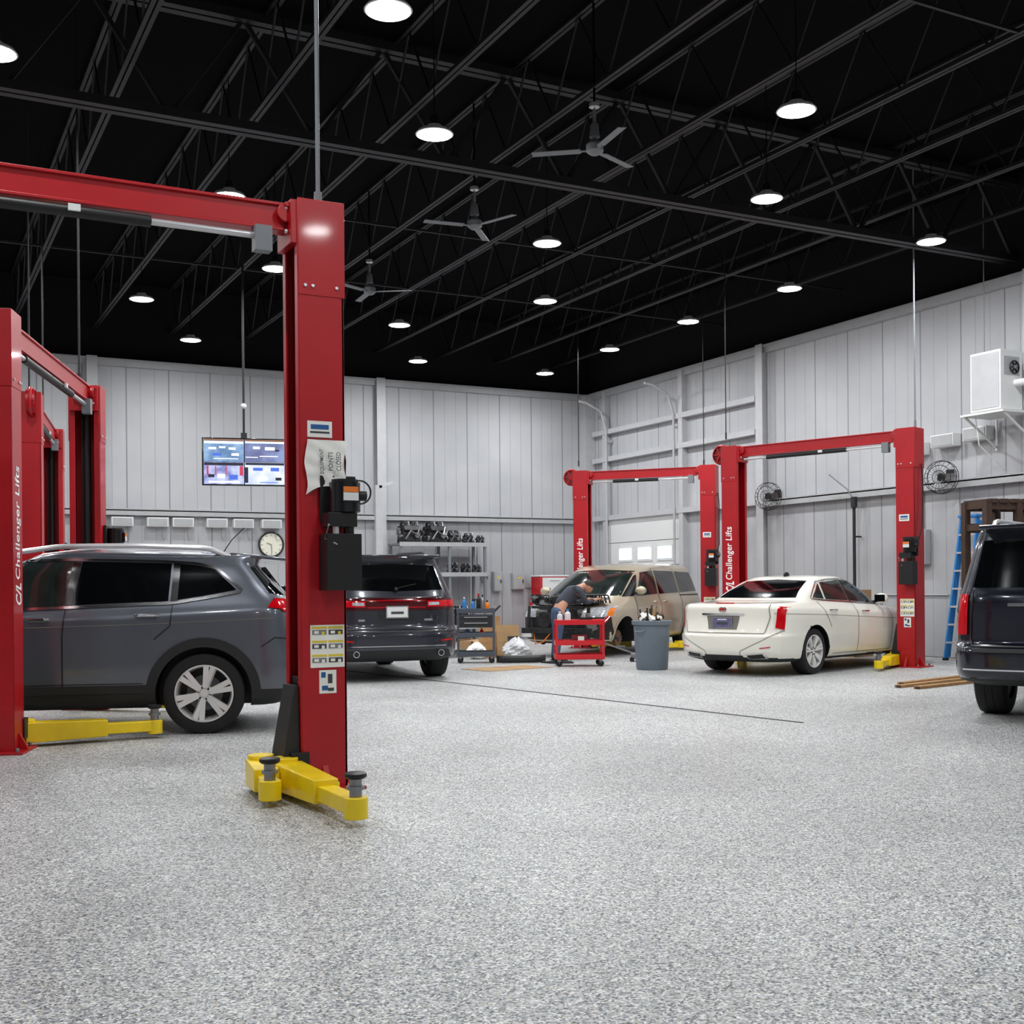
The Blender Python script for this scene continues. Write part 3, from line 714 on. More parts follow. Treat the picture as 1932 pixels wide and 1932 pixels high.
c.ep('rear_window',[(-.72,1.25),(.72,1.25)],[(-.60,1.52),(.60,1.52)],M['glass'])
c.sp('rear_window',[(.20,1.25),(.34,1.27)],[(.40,1.52),(.52,1.51)],M['glass'],off=.008,label='wraparound dark rear glass corner')
c.ep('windshield',[(-.74,1.12),(.74,1.12)],[(-.60,1.56),(.60,1.56)],M['glass'],front=True)
b=MB(); b.box((.44,0,1.605),(.54,1.20,.03),M['pcher'],rot=(0,-0.10,0)); b.obj('roof_spoiler',c.E,bevel=.01)
for sd in (1,-1):
    b=MB(); P=[(.72,sd*.60,1.61),(.90,sd*.62,1.685),(1.5,sd*.63,1.71),(2.2,sd*.615,1.705),(2.62,sd*.585,1.65),(2.74,sd*.57,1.58)]
    b.tube(resample(P,24),.024,M['alu']); b.obj('roof_rail',c.E,label='silver roof rail')
b=MB(); b.tube([(.8,.1,1.66),(.72,.1,1.78),(.60,.1,1.90)],.005,M['blk']); b.obj('antenna',c.E)
c.plate(.85)
for sg in (1,-1): c.ep('headlamp',[(sg*.4,.86),(sg*.86,.88)],[(sg*.4,.92),(sg*.84,.93)],M['lampclr'],front=True)
c.ep('grille',[(-.4,.7),(.4,.7)],[(-.4,.86),(.4,.86)],M['blkg'],front=True)
# ---------- dark SUV seen from behind
K=[(.28,.28,.25,4.9,.80),(.34,.32,.06,5.02,.91),(.46,.46,.0,5.08,.945),(.62,.60,.0,5.10,.958),(.70,.70,.02,5.10,.96),(.78,.8,.07,5.05,.96),(.98,.95,.09,5.0,.955),(1.15,1.06,.11,4.8,.935),(1.23,1.16,.15,3.9,.89),(1.45,1.45,.28,3.35,.81),(1.65,1.66,.38,2.9,.73),(1.75,1.76,.37,2.6,.65),(1.79,1.80,.9,2.3,.38)]
c=Car('car',(6.2,15.3),(.131,.991),'dark slate SUV showing a full-width red tail lamp bar',K,M['pdur'],(1.02,4.06),.385,.44,nr=17,m=3.0)
for x in (1.02,4.06):
    for sd in (1,-1): c.wheel(x,sd,5,tw=.27)
c.ep('rear_window',[(-.70,1.28),(0,1.26),(.70,1.28)],[(-.62,1.62),(0,1.64),(.62,1.62)],M['glass'])
c.ep('tail_lamp',[(-.87,1.02),(-.6,1.0),(0,.995),(.6,1.0),(.87,1.02)],[(-.85,1.15),(-.6,1.165),(0,1.17),(.6,1.165),(.85,1.15)],M['lampdk'],off=.01,nx=30)
for sg in (1,-1): 
    c.ep('tail_lamp',[(sg*.44,1.04),(sg*.88,1.045)],[(sg*.44,1.125),(sg*.87,1.135)],M['lampred'],off=.016)
    c.ep('reversing_lamp',[(sg*.46,1.06),(sg*.62,1.065)],[(sg*.46,1.105),(sg*.62,1.105)],M['lampclr'],off=.020,label='clear reversing lamp')
c.eribbon('lamp_bar',[(-.42,1.035),(.42,1.035)],.010,M['lampred'],off=.016); c.eribbon('lamp_bar',[(-.42,1.13),(.42,1.13)],.010,M['lampred'],off=.016)
c.sp('tail_lamp',[(.12,1.04),(.34,1.06)],[(.14,1.14),(.32,1.13)],M['lampred'],off=.01)
c.ep('plate_recess',[(-.26,.86),(.26,.86)],[(-.26,.99),(.26,.99)],M['blk'],off=.006)
c.plate(.97,w=.29,h=.14,m1='white')
c.ep('bumper_valance',[(-.80,.34),(.80,.34)],[(-.74,.44),(.74,.44)],M['trim'],off=.012)
c.eribbon('tailgate_seam',[(-.74,1.24),(-.78,.95),(-.74,.74),(.74,.74),(.78,.95),(.74,1.24)],.012,sm,n=60)
c.eribbon('bumper_seam',[(-.86,.70),(.86,.70)],.014,sm); c.eribbon('chrome_strip',[(-.70,.50),(.70,.50)],.012,M['chrome'])
for sg in (1,-1):
    c.ep('reflector',[(sg*.62,.56),(sg*.80,.57)],[(sg*.62,.58),(sg*.80,.59)],M['lampred'])
    b=MB(); b.cyl((-.03,sg*.60,.40),(.2,sg*.60,.40),.045,M['chrome'],seg=20); b.cyl((-.032,sg*.60,.40),(-.028,sg*.60,.40),.036,M['blk'],seg=20); b.obj('exhaust_tip',c.E,label='round chrome exhaust tip')
b=MB(); b.box((.30,0,1.735),(.42,1.28,.035),M['pdur'],rot=(0,.06,0)); b.box((.095,0,1.727),(.02,.30,.018),M['lampdk']); b.obj('roof_spoiler',c.E,bevel=.01)
b=MB(); b.bar((.14,.0,1.30),(.18,-.3,1.36),.018,.012,M['blk']); b.ball((.13,0,1.29),.03,M['blk']); b.obj('rear_wiper',c.E)
for yy,ww in ((.50,.09),(-.45,.12)):
    b=MB(); b.box((c.S.end(yy,.86,False)-.006,yy,.86),(.01,ww,.03),M['chrome']); b.obj('badge',c.E)
c.sp('side_window',[(.55,1.30),(1.2,1.27)],[(.80,1.60),(1.2,1.62)],M['glass']); c.sp('side_window',[(1.3,1.27),(2.3,1.25)],[(1.3,1.62),(2.2,1.64)],M['glass']); c.sp('side_window',[(2.4,1.25),(3.35,1.22)],[(2.3,1.64),(2.85,1.62)],M['glass'])
for sd in (1,-1):
    b=MB(); b.tube(resample([(.8,sd*.62,1.76),(.95,sd*.63,1.82),(2.4,sd*.62,1.84),(2.8,sd*.60,1.76)],16),.02,M['blk']); b.obj('roof_rail',c.E)
c.mirror(3.3,1.25,M['pdur']); c.handle(1.6,1.12,M['pdur']); c.handle(2.6,1.1,M['pdur'])
c.ep('windshield',[(-.76,1.22),(.76,1.22)],[(-.62,1.66),(.62,1.66)],M['glass'],front=True)
# ---------- pearl white sedan
K=[(.20,.20,.28,4.75,.78),(.26,.24,.10,4.88,.87),(.38,.38,.02,4.94,.905),(.56,.56,.0,4.97,.915),(.62,.64,.035,4.96,.913),(.82,.72,.07,4.92,.912),(.96,.80,.06,4.78,.895),(1.03,.87,.09,4.6,.85),(1.075,.96,.74,3.60,.80),(1.22,1.20,1.10,3.05,.71),(1.36,1.36,1.48,2.68,.625),(1.42,1.42,1.70,2.45,.54),(1.445,1.445,1.9,2.3,.33)]
c=Car('car',(10.55,13.80),(.948,.317),'pearl white sedan with tall vertical red tail lamps',K,M['pcad'],(1.10,4.01),.335,.385,nr=15,nf=10,m=3.0)
for x in (1.10,4.01):
    for sd in (1,-1): c.wheel(x,sd,7,sw=1.0)
c.ep('rear_window',[(-.66,1.115),(0,1.11),(.66,1.115)],[(-.52,1.36),(0,1.385),(.52,1.36)],M['glass'])
for sg in (1,-1):
    c.ep('tail_lamp',[(sg*.78,.70),(sg*.86,.67)],[(sg*.80,1.0),(sg*.865,.985)],M['lampred'],off=.014,label='tall vertical red tail lamp')
    c.ep('exhaust_tip',[(sg*.40,.24),(sg*.68,.26)],[(sg*.38,.31),(sg*.66,.34)],M['chrome'],off=.012); c.ep('exhaust_outlet',[(sg*.42,.252),(sg*.65,.268)],[(sg*.40,.298),(sg*.63,.322)],M['blk'],off=.018)
    c.ep('reflector',[(sg*.60,.40),(sg*.74,.42)],[(sg*.60,.415),(sg*.74,.435)],M['lampred'])
    c.eribbon('bumper_crease',[(sg*.86,.66),(sg*.64,.52),(sg*.30,.36),(sg*.28,.27)],.008,M['seam'],off=.005)
c.ep('plate_recess',[(-.24,.67),(.24,.67)],[(-.28,.865),(.28,.865)],M['seam'],off=.003)
c.plate(.765,w=.30,h=.14,m1='plate'); c.eribbon('chrome_strip',[(-.36,.885),(.36,.885)],.026,M['chrome'],off=.014)
c.eribbon('trunk_seam',[(-.70,1.03),(-.72,.85),(-.66,.62),(.66,.62),(.72,.85),(.70,1.03)],.010,M['seam'],n=60)
c.ep('bumper_vent',[(-.34,.25),(.34,.25)],[(-.32,.30),(.32,.30)],M['trim'])
xb=c.S.end(0,.955,False)
b=MB(); b.lathe([(0.0001,0.012),(.05,0.01),(.055,0.0)],M['chrome'],Matrix.Translation((xb-.004,0,.955))@Matrix.Rotation(-PI/2,4,'Y')@Matrix.Diagonal((.7,1.2,1,1)),seg=20); b.box((xb-.018,0,.955),(.004,.06,.03),M['lampred']); b.obj('badge',c.E,label='small wreath shaped chrome badge')
b=MB(); b.box((.13,0,1.045),(.02,.3,.012),M['lampred']); b.obj('brake_light',c.E)
b=MB(); b.ball((1.8,0,1.45),.05,M['blk'],sc=(1.6,.5,1)); b.obj('antenna',c.E)
c.sp('side_window',[(1.24,1.115),(1.55,1.09)],[(1.42,1.22),(1.58,1.33)],M['glass2']); c.sp('side_window',[(1.60,1.085),(2.28,1.055)],[(1.64,1.335),(2.22,1.375)],M['glass2']); c.sp('side_window',[(2.36,1.05),(3.22,1.01)],[(2.30,1.375),(2.62,1.35)],M['glass2'])
c.ribbon('window_trim',[(3.3,.99),(2.3,1.035),(1.5,1.072),(1.16,1.10),(1.36,1.23),(1.56,1.35),(1.9,1.38),(2.3,1.395),(2.6,1.375),(2.95,1.22)],.018,M['chrome'],n=80)
c.ribbon('door_pillar',[(2.32,1.045),(2.26,1.38)],.05,M['blkg'])
c.ribbon('door_seam',[(1.30,1.06),(1.42,.85),(1.54,.68)],.010,M['seam'],off=.004); c.ribbon('door_seam',[(2.34,1.03),(2.36,.8),(2.33,.28)],.010,M['seam'],off=.004); c.ribbon('door_seam',[(3.42,.94),(3.46,.7),(3.40,.28)],.010,M['seam'],off=.004); c.ribbon('door_seam',[(1.6,.28),(3.40,.28)],.008,M['seam'],off=.004)
c.ribbon('body_crease',[(.20,.90),(1.4,.86),(3.6,.76)],.006,M['seam'],off=.003)
c.handle(1.62,.92,M['chrome']); c.handle(2.6,.89,M['chrome']); c.mirror(3.15,1.04,M['pcad'])
c.ep('windshield',[(-.68,1.0),(.68,1.0)],[(-.52,1.36),(.52,1.36)],M['glass'],front=True)
for sg in (1,-1): c.ep('headlamp',[(sg*.5,.62),(sg*.84,.66)],[(sg*.6,.74),(sg*.82,.76)],M['lampclr'],front=True)
c.ep('grille',[(-.4,.40),(.4,.40)],[(-.45,.72),(.45,.72)],M['blkg'],front=True)
# ---------- champagne minivan, front end stripped
K=[(.26,.26,.25,4.88,.82),(.32,.30,.06,4.98,.93),(.5,.5,.0,5.04,.975),(.75,.72,.02,5.04,.985),(.96,.84,.05,4.98,.98),(1.08,.92,.08,4.86,.955),(1.16,1.08,.12,4.40,.91),(1.38,1.36,.20,3.80,.84),(1.60,1.60,.28,3.24,.76),(1.71,1.70,.36,2.9,.68),(1.755,1.75,.7,2.5,.45)]
c=Car('car',(15.02,21.61),(-.8435,-.537),'champagne minivan with stripped front end and missing front wheel',K,M['pvan'],(1.05,4.15),.345,.41,nr=22,nf=9,m=2.4)
c.wheel(4.15,1,tire=False); c.wheel(4.15,-1,tire=False); c.wheel(1.05,1,7); c.wheel(1.05,-1,7)
c.archtrim(.035,M['pvan'])
c.ep('windshield',[(-.80,1.13),(0,1.12),(.80,1.13)],[(-.66,1.60),(0,1.63),(.66,1.60)],M['glass2'],front=True)
c.sp('side_window',[(.45,1.20),(1.35,1.17)],[(.55,1.58),(1.35,1.60)],M['glass']); c.sp('side_window',[(1.45,1.17),(2.45,1.15)],[(1.45,1.60),(2.42,1.61)],M['glass']); c.sp('side_window',[(2.54,1.15),(3.56,1.12)],[(2.50,1.61),(3.02,1.57)],M['glass2']); c.sp('side_window',[(3.62,1.12),(4.02,1.11)],[(3.16,1.53),(3.26,1.50)],M['glass'])
c.ribbon('door_seam',[(2.50,1.66),(2.50,.34)],.014,sm,off=.004); c.ribbon('door_seam',[(3.62,1.10),(3.66,.8),(3.60,.34)],.014,sm,off=.004); c.ribbon('door_seam',[(1.40,1.66),(1.42,.34)],.014,sm,off=.004)
c.ribbon('side_moulding',[(1.6,.62),(3.5,.60)],.04,M['pvan'],off=.016); c.ribbon('door_rail',[(.35,1.12),(1.4,1.12)],.02,sm)
c.handle(2.30,1.0,M['pvan']); c.handle(2.75,1.0,M['pvan']); c.mirror(3.60,1.18,M['pvan'])
c.ep('engine_opening',[(-.92,.33),(.92,.33)],[(-.90,.74),(.90,.74)],M['blk'],front=True,off=.02,label='dark opening where the bumper cover was removed')
c.ep('engine_opening',[(-.46,.74),(.46,.74)],[(-.46,.92),(.46,.92)],M['blk'],front=True,off=.02)
for sg in (1,-1):
    c.ep('headlamp',[(sg*.46,.745),(sg*.93,.75)],[(sg*.50,.91),(sg*.91,.95)],M['lampclr'],front=True,off=.035,label='clear multi-reflector headlamp'); c.ep('turn_signal',[(sg*.86,.77),(sg*.925,.77)],[(sg*.86,.90),(sg*.91,.92)],M['amber'],front=True,off=.042)
vs=[];fs=[]
for i in range(13):
    for j in range(9):
        y=-.80+1.60*i/12; x=4.44+(4.93-4.44)*j/8; x=min(x,4.93-.26*(abs(y)/.80)**3); z=1.09-.14*(x-4.40)/.5
        vs.append((x,y,z+.022))
for i in range(12):
    for j in range(8): a=i*9+j; fs.append((a,a+1,a+10,a+9))
b=MB(); b.add(vs,fs,M['blk']); b.obj('engine_bay',c.E)
b=MB(); random.seed(3)
for i in range(36):
    y=random.uniform(-.66,.66); x=random.uniform(4.48,4.85); 
    if i%3==0: b.cyl((x,y,.98),(x,y,1.06+random.random()*.10),.03+random.random()*.04,M['engine'],seg=12)
    elif i%3==1: b.box((x,y,1.05),(random.uniform(.08,.2),random.uniform(.08,.2),random.uniform(.08,.18)),M['engine'],rot=(random.random(),random.random()*.4,random.random()*3))
    else: b.tube([(x,y,1.0),(x+.05,y+.08,1.15),(x-.04,y+.2,1.14),(x,y+.26,1.0)],.018,M['blk'])
b.obj('engine',c.E,bevel=.005)
b=MB()
b.bar((5.06,-.72,.50),(5.06,.72,.50),.09,.10,M['engine']); b.bar((5.00,-.55,.93),(5.02,.5,.92),.04,.05,M['engine']); b.box((5.03,.1,.72),(.03,.6,.36),M['engine'],rot=(0,.05,0))
b.bar((5.05,-.62,.45),(5.0,-.6,.95),.05,.04,M['engine']); b.bar((5.05,.58,.45),(5.0,.62,.93),.06,.04,M['engine'])
b.cyl((5.04,-.25,.70),(5.08,-.25,.70),.15,M['engine'],seg=20); b.box((5.07,-.62,.44),(.06,.2,.12),M['white']); b.box((5.06,.70,.6),(.06,.16,.2),M['steel'],rot=(.4,0,.2))
b.tube([(5.05,.3,.5),(5.13,.35,.35),(5.08,.5,.28),(5.04,.6,.5)],.015,M['blk']); b.tube([(5.05,-.1,.5),(5.12,-.25,.3),(5.06,-.45,.25),(5.04,-.5,.5)],.012,M['amber'])
b.obj('radiator_support',c.E,bevel=.004)
# ---------- navy full-size SUV
K=[(.34,.34,.30,4.95,.88),(.40,.38,.06,5.08,.98),(.50,.52,.0,5.16,1.01),(.64,.70,.0,5.18,1.018),(.70,.82,.02,5.16,1.02),(.76,.86,.07,5.14,1.02),(1.0,1.0,.08,5.12,1.02),(1.16,1.14,.10,4.98,1.0),(1.24,1.24,.13,3.95,.965),(1.48,1.48,.20,3.45,.90),(1.72,1.72,.27,3.05,.84),(1.83,1.83,.31,2.8,.78),(1.875,1.88,.8,2.5,.48)]
hx,hy=.874,.487; hl=math.hypot(hx,hy); hx/=hl; hy/=hl
ox,oy=8.76+ .98*hy, 7.97-.98*hx
c=Car('car',(ox,oy),(hx,hy),'navy blue full-size SUV with tall red tail lamps',K,M['ptah'],(1.12,4.07),.40,.46,nr=28,m=4.0)
for x in (1.12,4.07):
    for sd in (1,-1): c.wheel(x,sd,6,tw=.28,inset=.07)
c.ep('rear_window',[(-.82,1.26),(.82,1.26)],[(-.74,1.70),(.74,1.70)],M['glass'])
for sg in (1,-1): c.ep('tail_lamp',[(sg*.87,.82),(sg*.97,.82)],[(sg*.86,1.20),(sg*.945,1.20)],M['lampred'],off=.018,label='tall red tail lamp')
c.sp('tail_lamp',[(.13,.84),(.17,.84)],[(.17,1.18),(.20,1.18)],M['lampdk'],off=.008)
c.plate(.95); c.eribbon('chrome_strip',[(-.5,1.10),(.5,1.10)],.03,M['chrome'],off=.016); c.eribbon('tailgate_seam',[(-.82,1.24),(-.84,.72),(.84,.72),(.82,1.24)],.012,sm)
c.ep('bumper_step',[(-.8,.66),(.8,.66)],[(-.8,.70),(.8,.70)],M['trim'],off=.02); c.eribbon('chrome_strip',[(-.9,.50),(.9,.50)],.014,M['chrome'])
b=MB(); b.box((.26,0,1.81),(.34,1.50,.04),M['ptah'],rot=(0,.06,0)); b.obj('roof_spoiler',c.E,bevel=.012)
b=MB(); b.bar((.10,-.1,1.30),(.15,.35,1.36),.02,.012,M['blk']); b.obj('rear_wiper',c.E)
c.sp('side_window',[(.5,1.28),(1.4,1.27)],[(.58,1.68),(1.4,1.69)],M['glass']); c.sp('side_window',[(1.5,1.27),(2.5,1.26)],[(1.5,1.69),(2.45,1.70)],M['glass']); c.sp('side_window',[(2.6,1.26),(3.5,1.25)],[(2.55,1.70),(3.05,1.66)],M['glass'])
for sd in (1,-1):
    b=MB(); b.tube(resample([(.7,sd*.74,1.84),(.85,sd*.75,1.91),(2.6,sd*.74,1.93),(2.8,sd*.72,1.85)],16),.022,M['alu']); b.obj('roof_rail',c.E)
c.mirror(3.5,1.32,M['ptah']); c.ep('windshield',[(-.8,1.3),(.8,1.3)],[(-.7,1.72),(.7,1.72)],M['glass'],front=True)
# ================================================================ PERSON
def skin(name,nodes,edges,m,parent,sub=2,extra=None,label=None):
    me=bpy.data.meshes.new(name); me.from_pydata([n[:3] for n in nodes],edges,[])
    o=bpy.data.objects.new(name,me); COL.objects.link(o)
    md=o.modifiers.new('s','SKIN'); md.use_smooth_shade=True
    for i,n in enumerate(nodes):
        r=n[3]; me.skin_vertices[0].data[i].radius=(r,r) if not isinstance(r,tuple) else r
    me.skin_vertices[0].data[0].use_root=True
    sm_=o.modifiers.new('u','SUBSURF'); sm_.levels=sub; sm_.render_levels=sub
    dg=bpy.context.evaluated_depsgraph_get(); dg.update(); nm=bpy.data.meshes.new_from_object(o.evaluated_get(dg)); bpy.data.objects.remove(o)
    if extra:
        bm=bmesh.new(); bm.from_mesh(nm); em=bpy.data.meshes.new('e'); em.from_pydata([tuple(v) for v in extra.v],[],extra.f); bm.from_mesh(em); bm.to_mesh(nm); bm.free()
    nm.materials.clear(); nm.materials.append(m)
    for p in nm.polygons: p.material_index=0; p.use_smooth=True
    nm.name=name
    return finish(name,nm,parent,label)
P=empty('person',(10.40,18.24,0),-0.05,'person in charcoal shirt and jeans bending over the engine','person')
nodes=[(0,0,.91,.12),(.12,0,1.06,.105),(.26,0,1.18,.12),(.39,0,1.26,.085),(.47,0,1.295,.052),(.53,0,1.32,.072),(.60,0,1.295,.080),(.655,0,1.255,.06)]
edges=[(0,1),(1,2),(2,3),(3,4),(4,5),(5,6),(6,7)]
def limb(start,pts):
    k=start
    for p in pts: nodes.append(p); edges.append((k,len(nodes)-1)); k=len(nodes)-1
    return k
for sy in (1,-1):
    w=limb(3,[(.36,sy*.17,1.23,.055),(.46,sy*.22,1.01,.040),(.68,sy*.15,1.07,.026),(.75,sy*.14,1.09,.03)])
    for f,(dy,ln) in enumerate(((-.027,.055),(-.009,.065),(.009,.06),(.027,.048))):
        limb(w,[(.775,sy*.14+dy,1.085,.010),(.79+ln*.5,sy*.14+dy*1.2,1.07,.009),(.79+ln*.8,sy*.14+dy*1.2,1.045,.008)])
    limb(w,[(.76,sy*.14-sy*.036,1.07,.011),(.795,sy*.14-sy*.045,1.055,.009)])
    limb(0,[(0,sy*.09,.85,.085),(.03 if sy>0 else -.04,sy*.11,.48,.058),(-.02 if sy>0 else -.1,sy*.12,.10,.04),(.11 if sy>0 else .03,sy*.13,.04,.036)])
ex=MB()
hd=(Matrix.Translation((.60,0,1.295))@Matrix.Rotation(math.radians(50),4,'Y'))
def hp(p): return hd@Vector(p)
ex.ball(hp((.095,0,-.01)),.017,M['skin'],sc=(1,.8,1.3)); 
for sy in (1,-1): ex.ball(hp((-.005,sy*.085,-.01)),.026,M['skin'],sc=(.7,.4,1.1)); ex.ball(hp((.08,sy*.032,.022)),.013,M['skin'])
ex.ball(hp((.075,0,-.055)),.022,M['skin'],sc=(.7,1.2,.4)); ex.ball(hp((0,0,.01)),.094,M['skin'],sc=(1,.88,1.15))
skin('body',nodes,edges,M['skin'],P,extra=ex)
for sy in (1,-1):
    b=MB(); b.ball(hp((.092,sy*.032,.022)),.006,M['blk']); b.obj('eye',P)
b=MB(); 
prof=[(.0001,.115)]+[(.1*math.sin(a),.115*math.cos(a)) for a in [PI*.5*i/7 for i in range(1,8)]]
b.lathe(prof,M['hair'],hd@Matrix.Rotation(math.radians(-25),4,'Y')@Matrix.Translation((-.006,0,.015)),seg=24); b.obj('hair',P)
n2=[(0.01,0,.94,.135),(.13,0,1.07,.125),(.26,0,1.19,.135),(.38,0,1.26,.10),(.425,0,1.275,.07)]; e2=[(0,1),(1,2),(2,3),(3,4)]
for sy in (1,-1):
    k=len(n2); n2+= [(.35,sy*.17,1.23,.068),(.40,sy*.20,1.12,.056),(.46,sy*.22,1.01,.050),(.64,sy*.16,1.06,.036)]; e2+=[(3,k),(k,k+1),(k+1,k+2),(k+2,k+3)]
skin('shirt',n2,e2,M['shirt'],P,label='charcoal long-sleeved work shirt')
n3=[(-.01,0,.88,.135),(.02,0,.96,.128)]; e3=[(0,1)]
for sy in (1,-1):
    k=len(n3); dx=.03 if sy>0 else -.04; n3+=[(0,sy*.095,.80,.10),(dx,sy*.11,.48,.072),(dx-.05,sy*.12,.12,.06),(dx-.05,sy*.12,.07,.06)]; e3+=[(0,k),(k,k+1),(k+1,k+2),(k+2,k+3)]
skin('trousers',n3,e3,M['jean'],P,label='blue jeans')
for sy in (1,-1):
    dx=.03 if sy>0 else -.04
    b=MB(); b.ball((dx+.02,sy*.125,.045),.06,M['shoe'],sc=(2.1,.85,.75)); b.ball((dx-.05,sy*.12,.07),.058,M['shoe'],sc=(1,.9,1)); b.box((dx+.02,sy*.125,.01),(.25,.09,.02),M['blk']); b.obj('boot',P)
# ================================================================ PROPS
TV=empty('television',(5.27,19.8,3.44),math.radians(-12),'flat television showing four security camera views','television')
b=MB(); b.box((0,.03,0),(1.38,.05,.80),M['blkg']); b.box((0,.08,0),(.5,.06,.4),M['blk']); b.obj('tv_frame',TV,bevel=.005)
S=[screen_mat('cam_lot',(96,128,170),(130,165,205),(165,195,225),3),screen_mat('cam_road',(92,98,140),(112,120,165),(135,150,195),2.5),screen_mat('cam_shop',(120,130,185),(165,175,225),(200,208,240),5),screen_mat('cam_aisle',(190,205,240),(215,225,248),(238,243,252),3)]
def em(n,c,e): return mat(n,c,.5,emit=e)
cw=em('screen_white',(235,242,252),1.0); cr_=em('screen_red',(170,50,80),.7); cd_=em('screen_dark',(22,26,48),.3); cg=em('screen_autumn',(120,84,60),.6); cb_=em('screen_blue',(60,90,180),.8); cs=em('screen_sky',(190,215,240),.9)
b=MB()
for k,(x,z) in enumerate(((-.335,.19),(.335,.19),(-.335,-.19),(.335,-.19))):
    b.box((x,0,z),(.655,.008,.372),S[k])
q=0
for (x,z,w,h,m) in ((-.335,.36,.64,.03,cg),(-.335,.32,.64,.04,cs),(-.52,.22,.12,.035,cw),(-.36,.24,.10,.03,cw),(-.2,.22,.11,.035,cw),(-.45,.12,.15,.045,cb_),(-.15,.12,.12,.04,cw),(-.3,.05,.4,.012,cw),
    (.335,.36,.64,.03,cg),(.335,.33,.64,.03,cs),(.2,.24,.11,.04,cw),(.42,.23,.16,.05,cw),(.54,.20,.07,.03,cd_),(.12,.08,.2,.012,cw),(.4,.10,.3,.012,cw),
    (-.335,-.04,.64,.05,cd_),(-.60,-.15,.03,.16,cr_),(-.47,-.15,.02,.15,cr_),(-.30,-.14,.02,.14,cr_),(-.54,-.24,.10,.05,cd_),(-.38,-.24,.12,.06,cw),(-.18,-.26,.14,.08,cb_),(-.05,-.15,.06,.16,cr_),(-.33,-.34,.5,.03,cw),
    (.335,-.03,.64,.04,cd_),(.03,-.22,.06,.26,cd_),(.22,-.12,.16,.05,cb_),(.5,-.12,.14,.06,cb_),(.30,-.27,.16,.06,cw),(.56,-.28,.1,.05,cd_),(.4,-.34,.3,.012,cb_)):
    q+=1; b.box((x,-.005-q*.0001,z),(w,.004,h),m)
b.obj('screen',TV)
b=MB(); b.cyl((0,.1,.3),(0,.1,4.5),.02,M['joist']); b.box((0,.1,.35),(.1,.04,.3),M['blk']); b.ball((0,.1,.95),.05,M['white']); b.obj('ceiling_pole',TV)
CK=empty('wall_clock',(7.76,26.88,2.33),0,'round wall clock with cream face and dark rim','clock')
T=axes((1,0,0),(0,0,1),(0,0,0))
b=MB(); b.torus(.28,.025,M['trim'],T); b.lathe([(.0001,-.05),(.28,-.05),(.28,0),(.0001,0)],M['trim'],T); b.obj('clock_rim',CK)
b=MB(); b.lathe([(.0001,.005),(.265,.005),(.265,-.01)],M['cloth'],T)
for k in range(12):
    a=k*PI/6; b.bar((.20*math.cos(a),-.01,.20*math.sin(a)),(.24*math.cos(a),-.01,.24*math.sin(a)),.015,.006,M['dlabel'])
b.obj('clock_face',CK)
b=MB(); b.bar((0,-.015,0),(-.11,-.015,.04),.016,.006,M['blk']); b.bar((0,-.015,0),(.01,-.015,-.19),.012,.006,M['blk']); b.obj('clock_hand',CK)
jb=None
for x in (4.45,5.2,5.75,6.5,7.1,7.75):
    if jb is None:
        E=empty('wall_box',(x,26.9,2.80),0,'white metal utility box mounted along the wall girt','utility box','white utility boxes along the wall')
        b=MB(); b.box((0,-.03,0),(.46,.22,.2),M['white']); b.obj('box_body',E,bevel=.008)
        b=MB(); b.box((0,-.145,0),(.40,.012,.15),M['galv']); b.tube([(.1,-.08,-.1),(.1,-.08,-.3),(.14,-.08,-.4)],.008,M['grey']); b.obj('box_cover',E)
        jb=E
    else: copy_tree(jb,(x,26.9,2.80))
def cond(pts,r,m,lab):
    b=MB(); b.tube(pts,r,m); b.obj('wall_conduit',label=lab,cat='conduit')
cond([(12.3,26.92,2.5),(12.9,26.92,2.5),(13.05,26.92,2.4),(13.05,26.92,1.75)],.015,M['galv'],'grey electrical conduit run on the rear wall')
cond([(14.4,26.92,1.3),(15.8,26.92,1.22)],.015,M['galv'],'grey electrical conduit run on the rear wall')
for i,(x,w,h,z) in enumerate(((13.55,.24,.50,1.45),(14.15,.34,.42,1.45),(13.2,.12,.2,1.55))):
    E=empty('electrical_panel',(x,26.86,z),0,'grey wall mounted electrical disconnect box','electrical box','electrical boxes on the rear wall')
    b=MB(); b.box((0,0,0),(w,.14,h),M['galv']); b.obj('panel_body',E,bevel=.008)
    b=MB(); b.box((0,-.078,0),(w*.86,.012,h*.88),M['galv']); b.box((w*.3,-.09,0),(.03,.02,.08),M['dlabel']); b.box((0,-.087,h*.2),(w*.25,.004,h*.1),M['ylabel']); b.obj('panel_door',E)
b=MB(); b.box((9.9,25.6,1.83),(.16,.10,3.66),M['post']); b.bar((9.9,25.6,3.62),(10.25,25.6,3.72),.10,.08,M['post']); b.box((9.9,25.6,.01),(.3,.3,.02),M['post']); b.obj('steel_pole',label='white square steel pole with short angled head',cat='pole',bevel=.005)
SH=empty('storage_rack',(11.75,26.45,0),0,'grey steel storage rack against the rear wall','rack')
b=MB()
for x in (-1.1,0.15,1.1):
    for y in (-.35,.3): b.box((x,y,1.18),(.06,.06,2.36),M['grey'])
    b.box((x,0,1.0),(.04,.6,.04),M['grey'])
for y in (-.35,.3): b.box((0,y,.12),(2.2,.04,.05),M['grey'])
b.obj('rack_frame',SH)
for z in (.35,1.62,2.34):
    b=MB(); b.box((0,-.02,z),(2.3,.74,.05),M['grey']); b.box((0,-.39,z),(2.3,.02,.10),M['galv']); b.obj('rack_shelf',SH,bevel=.004)
random.seed(11)
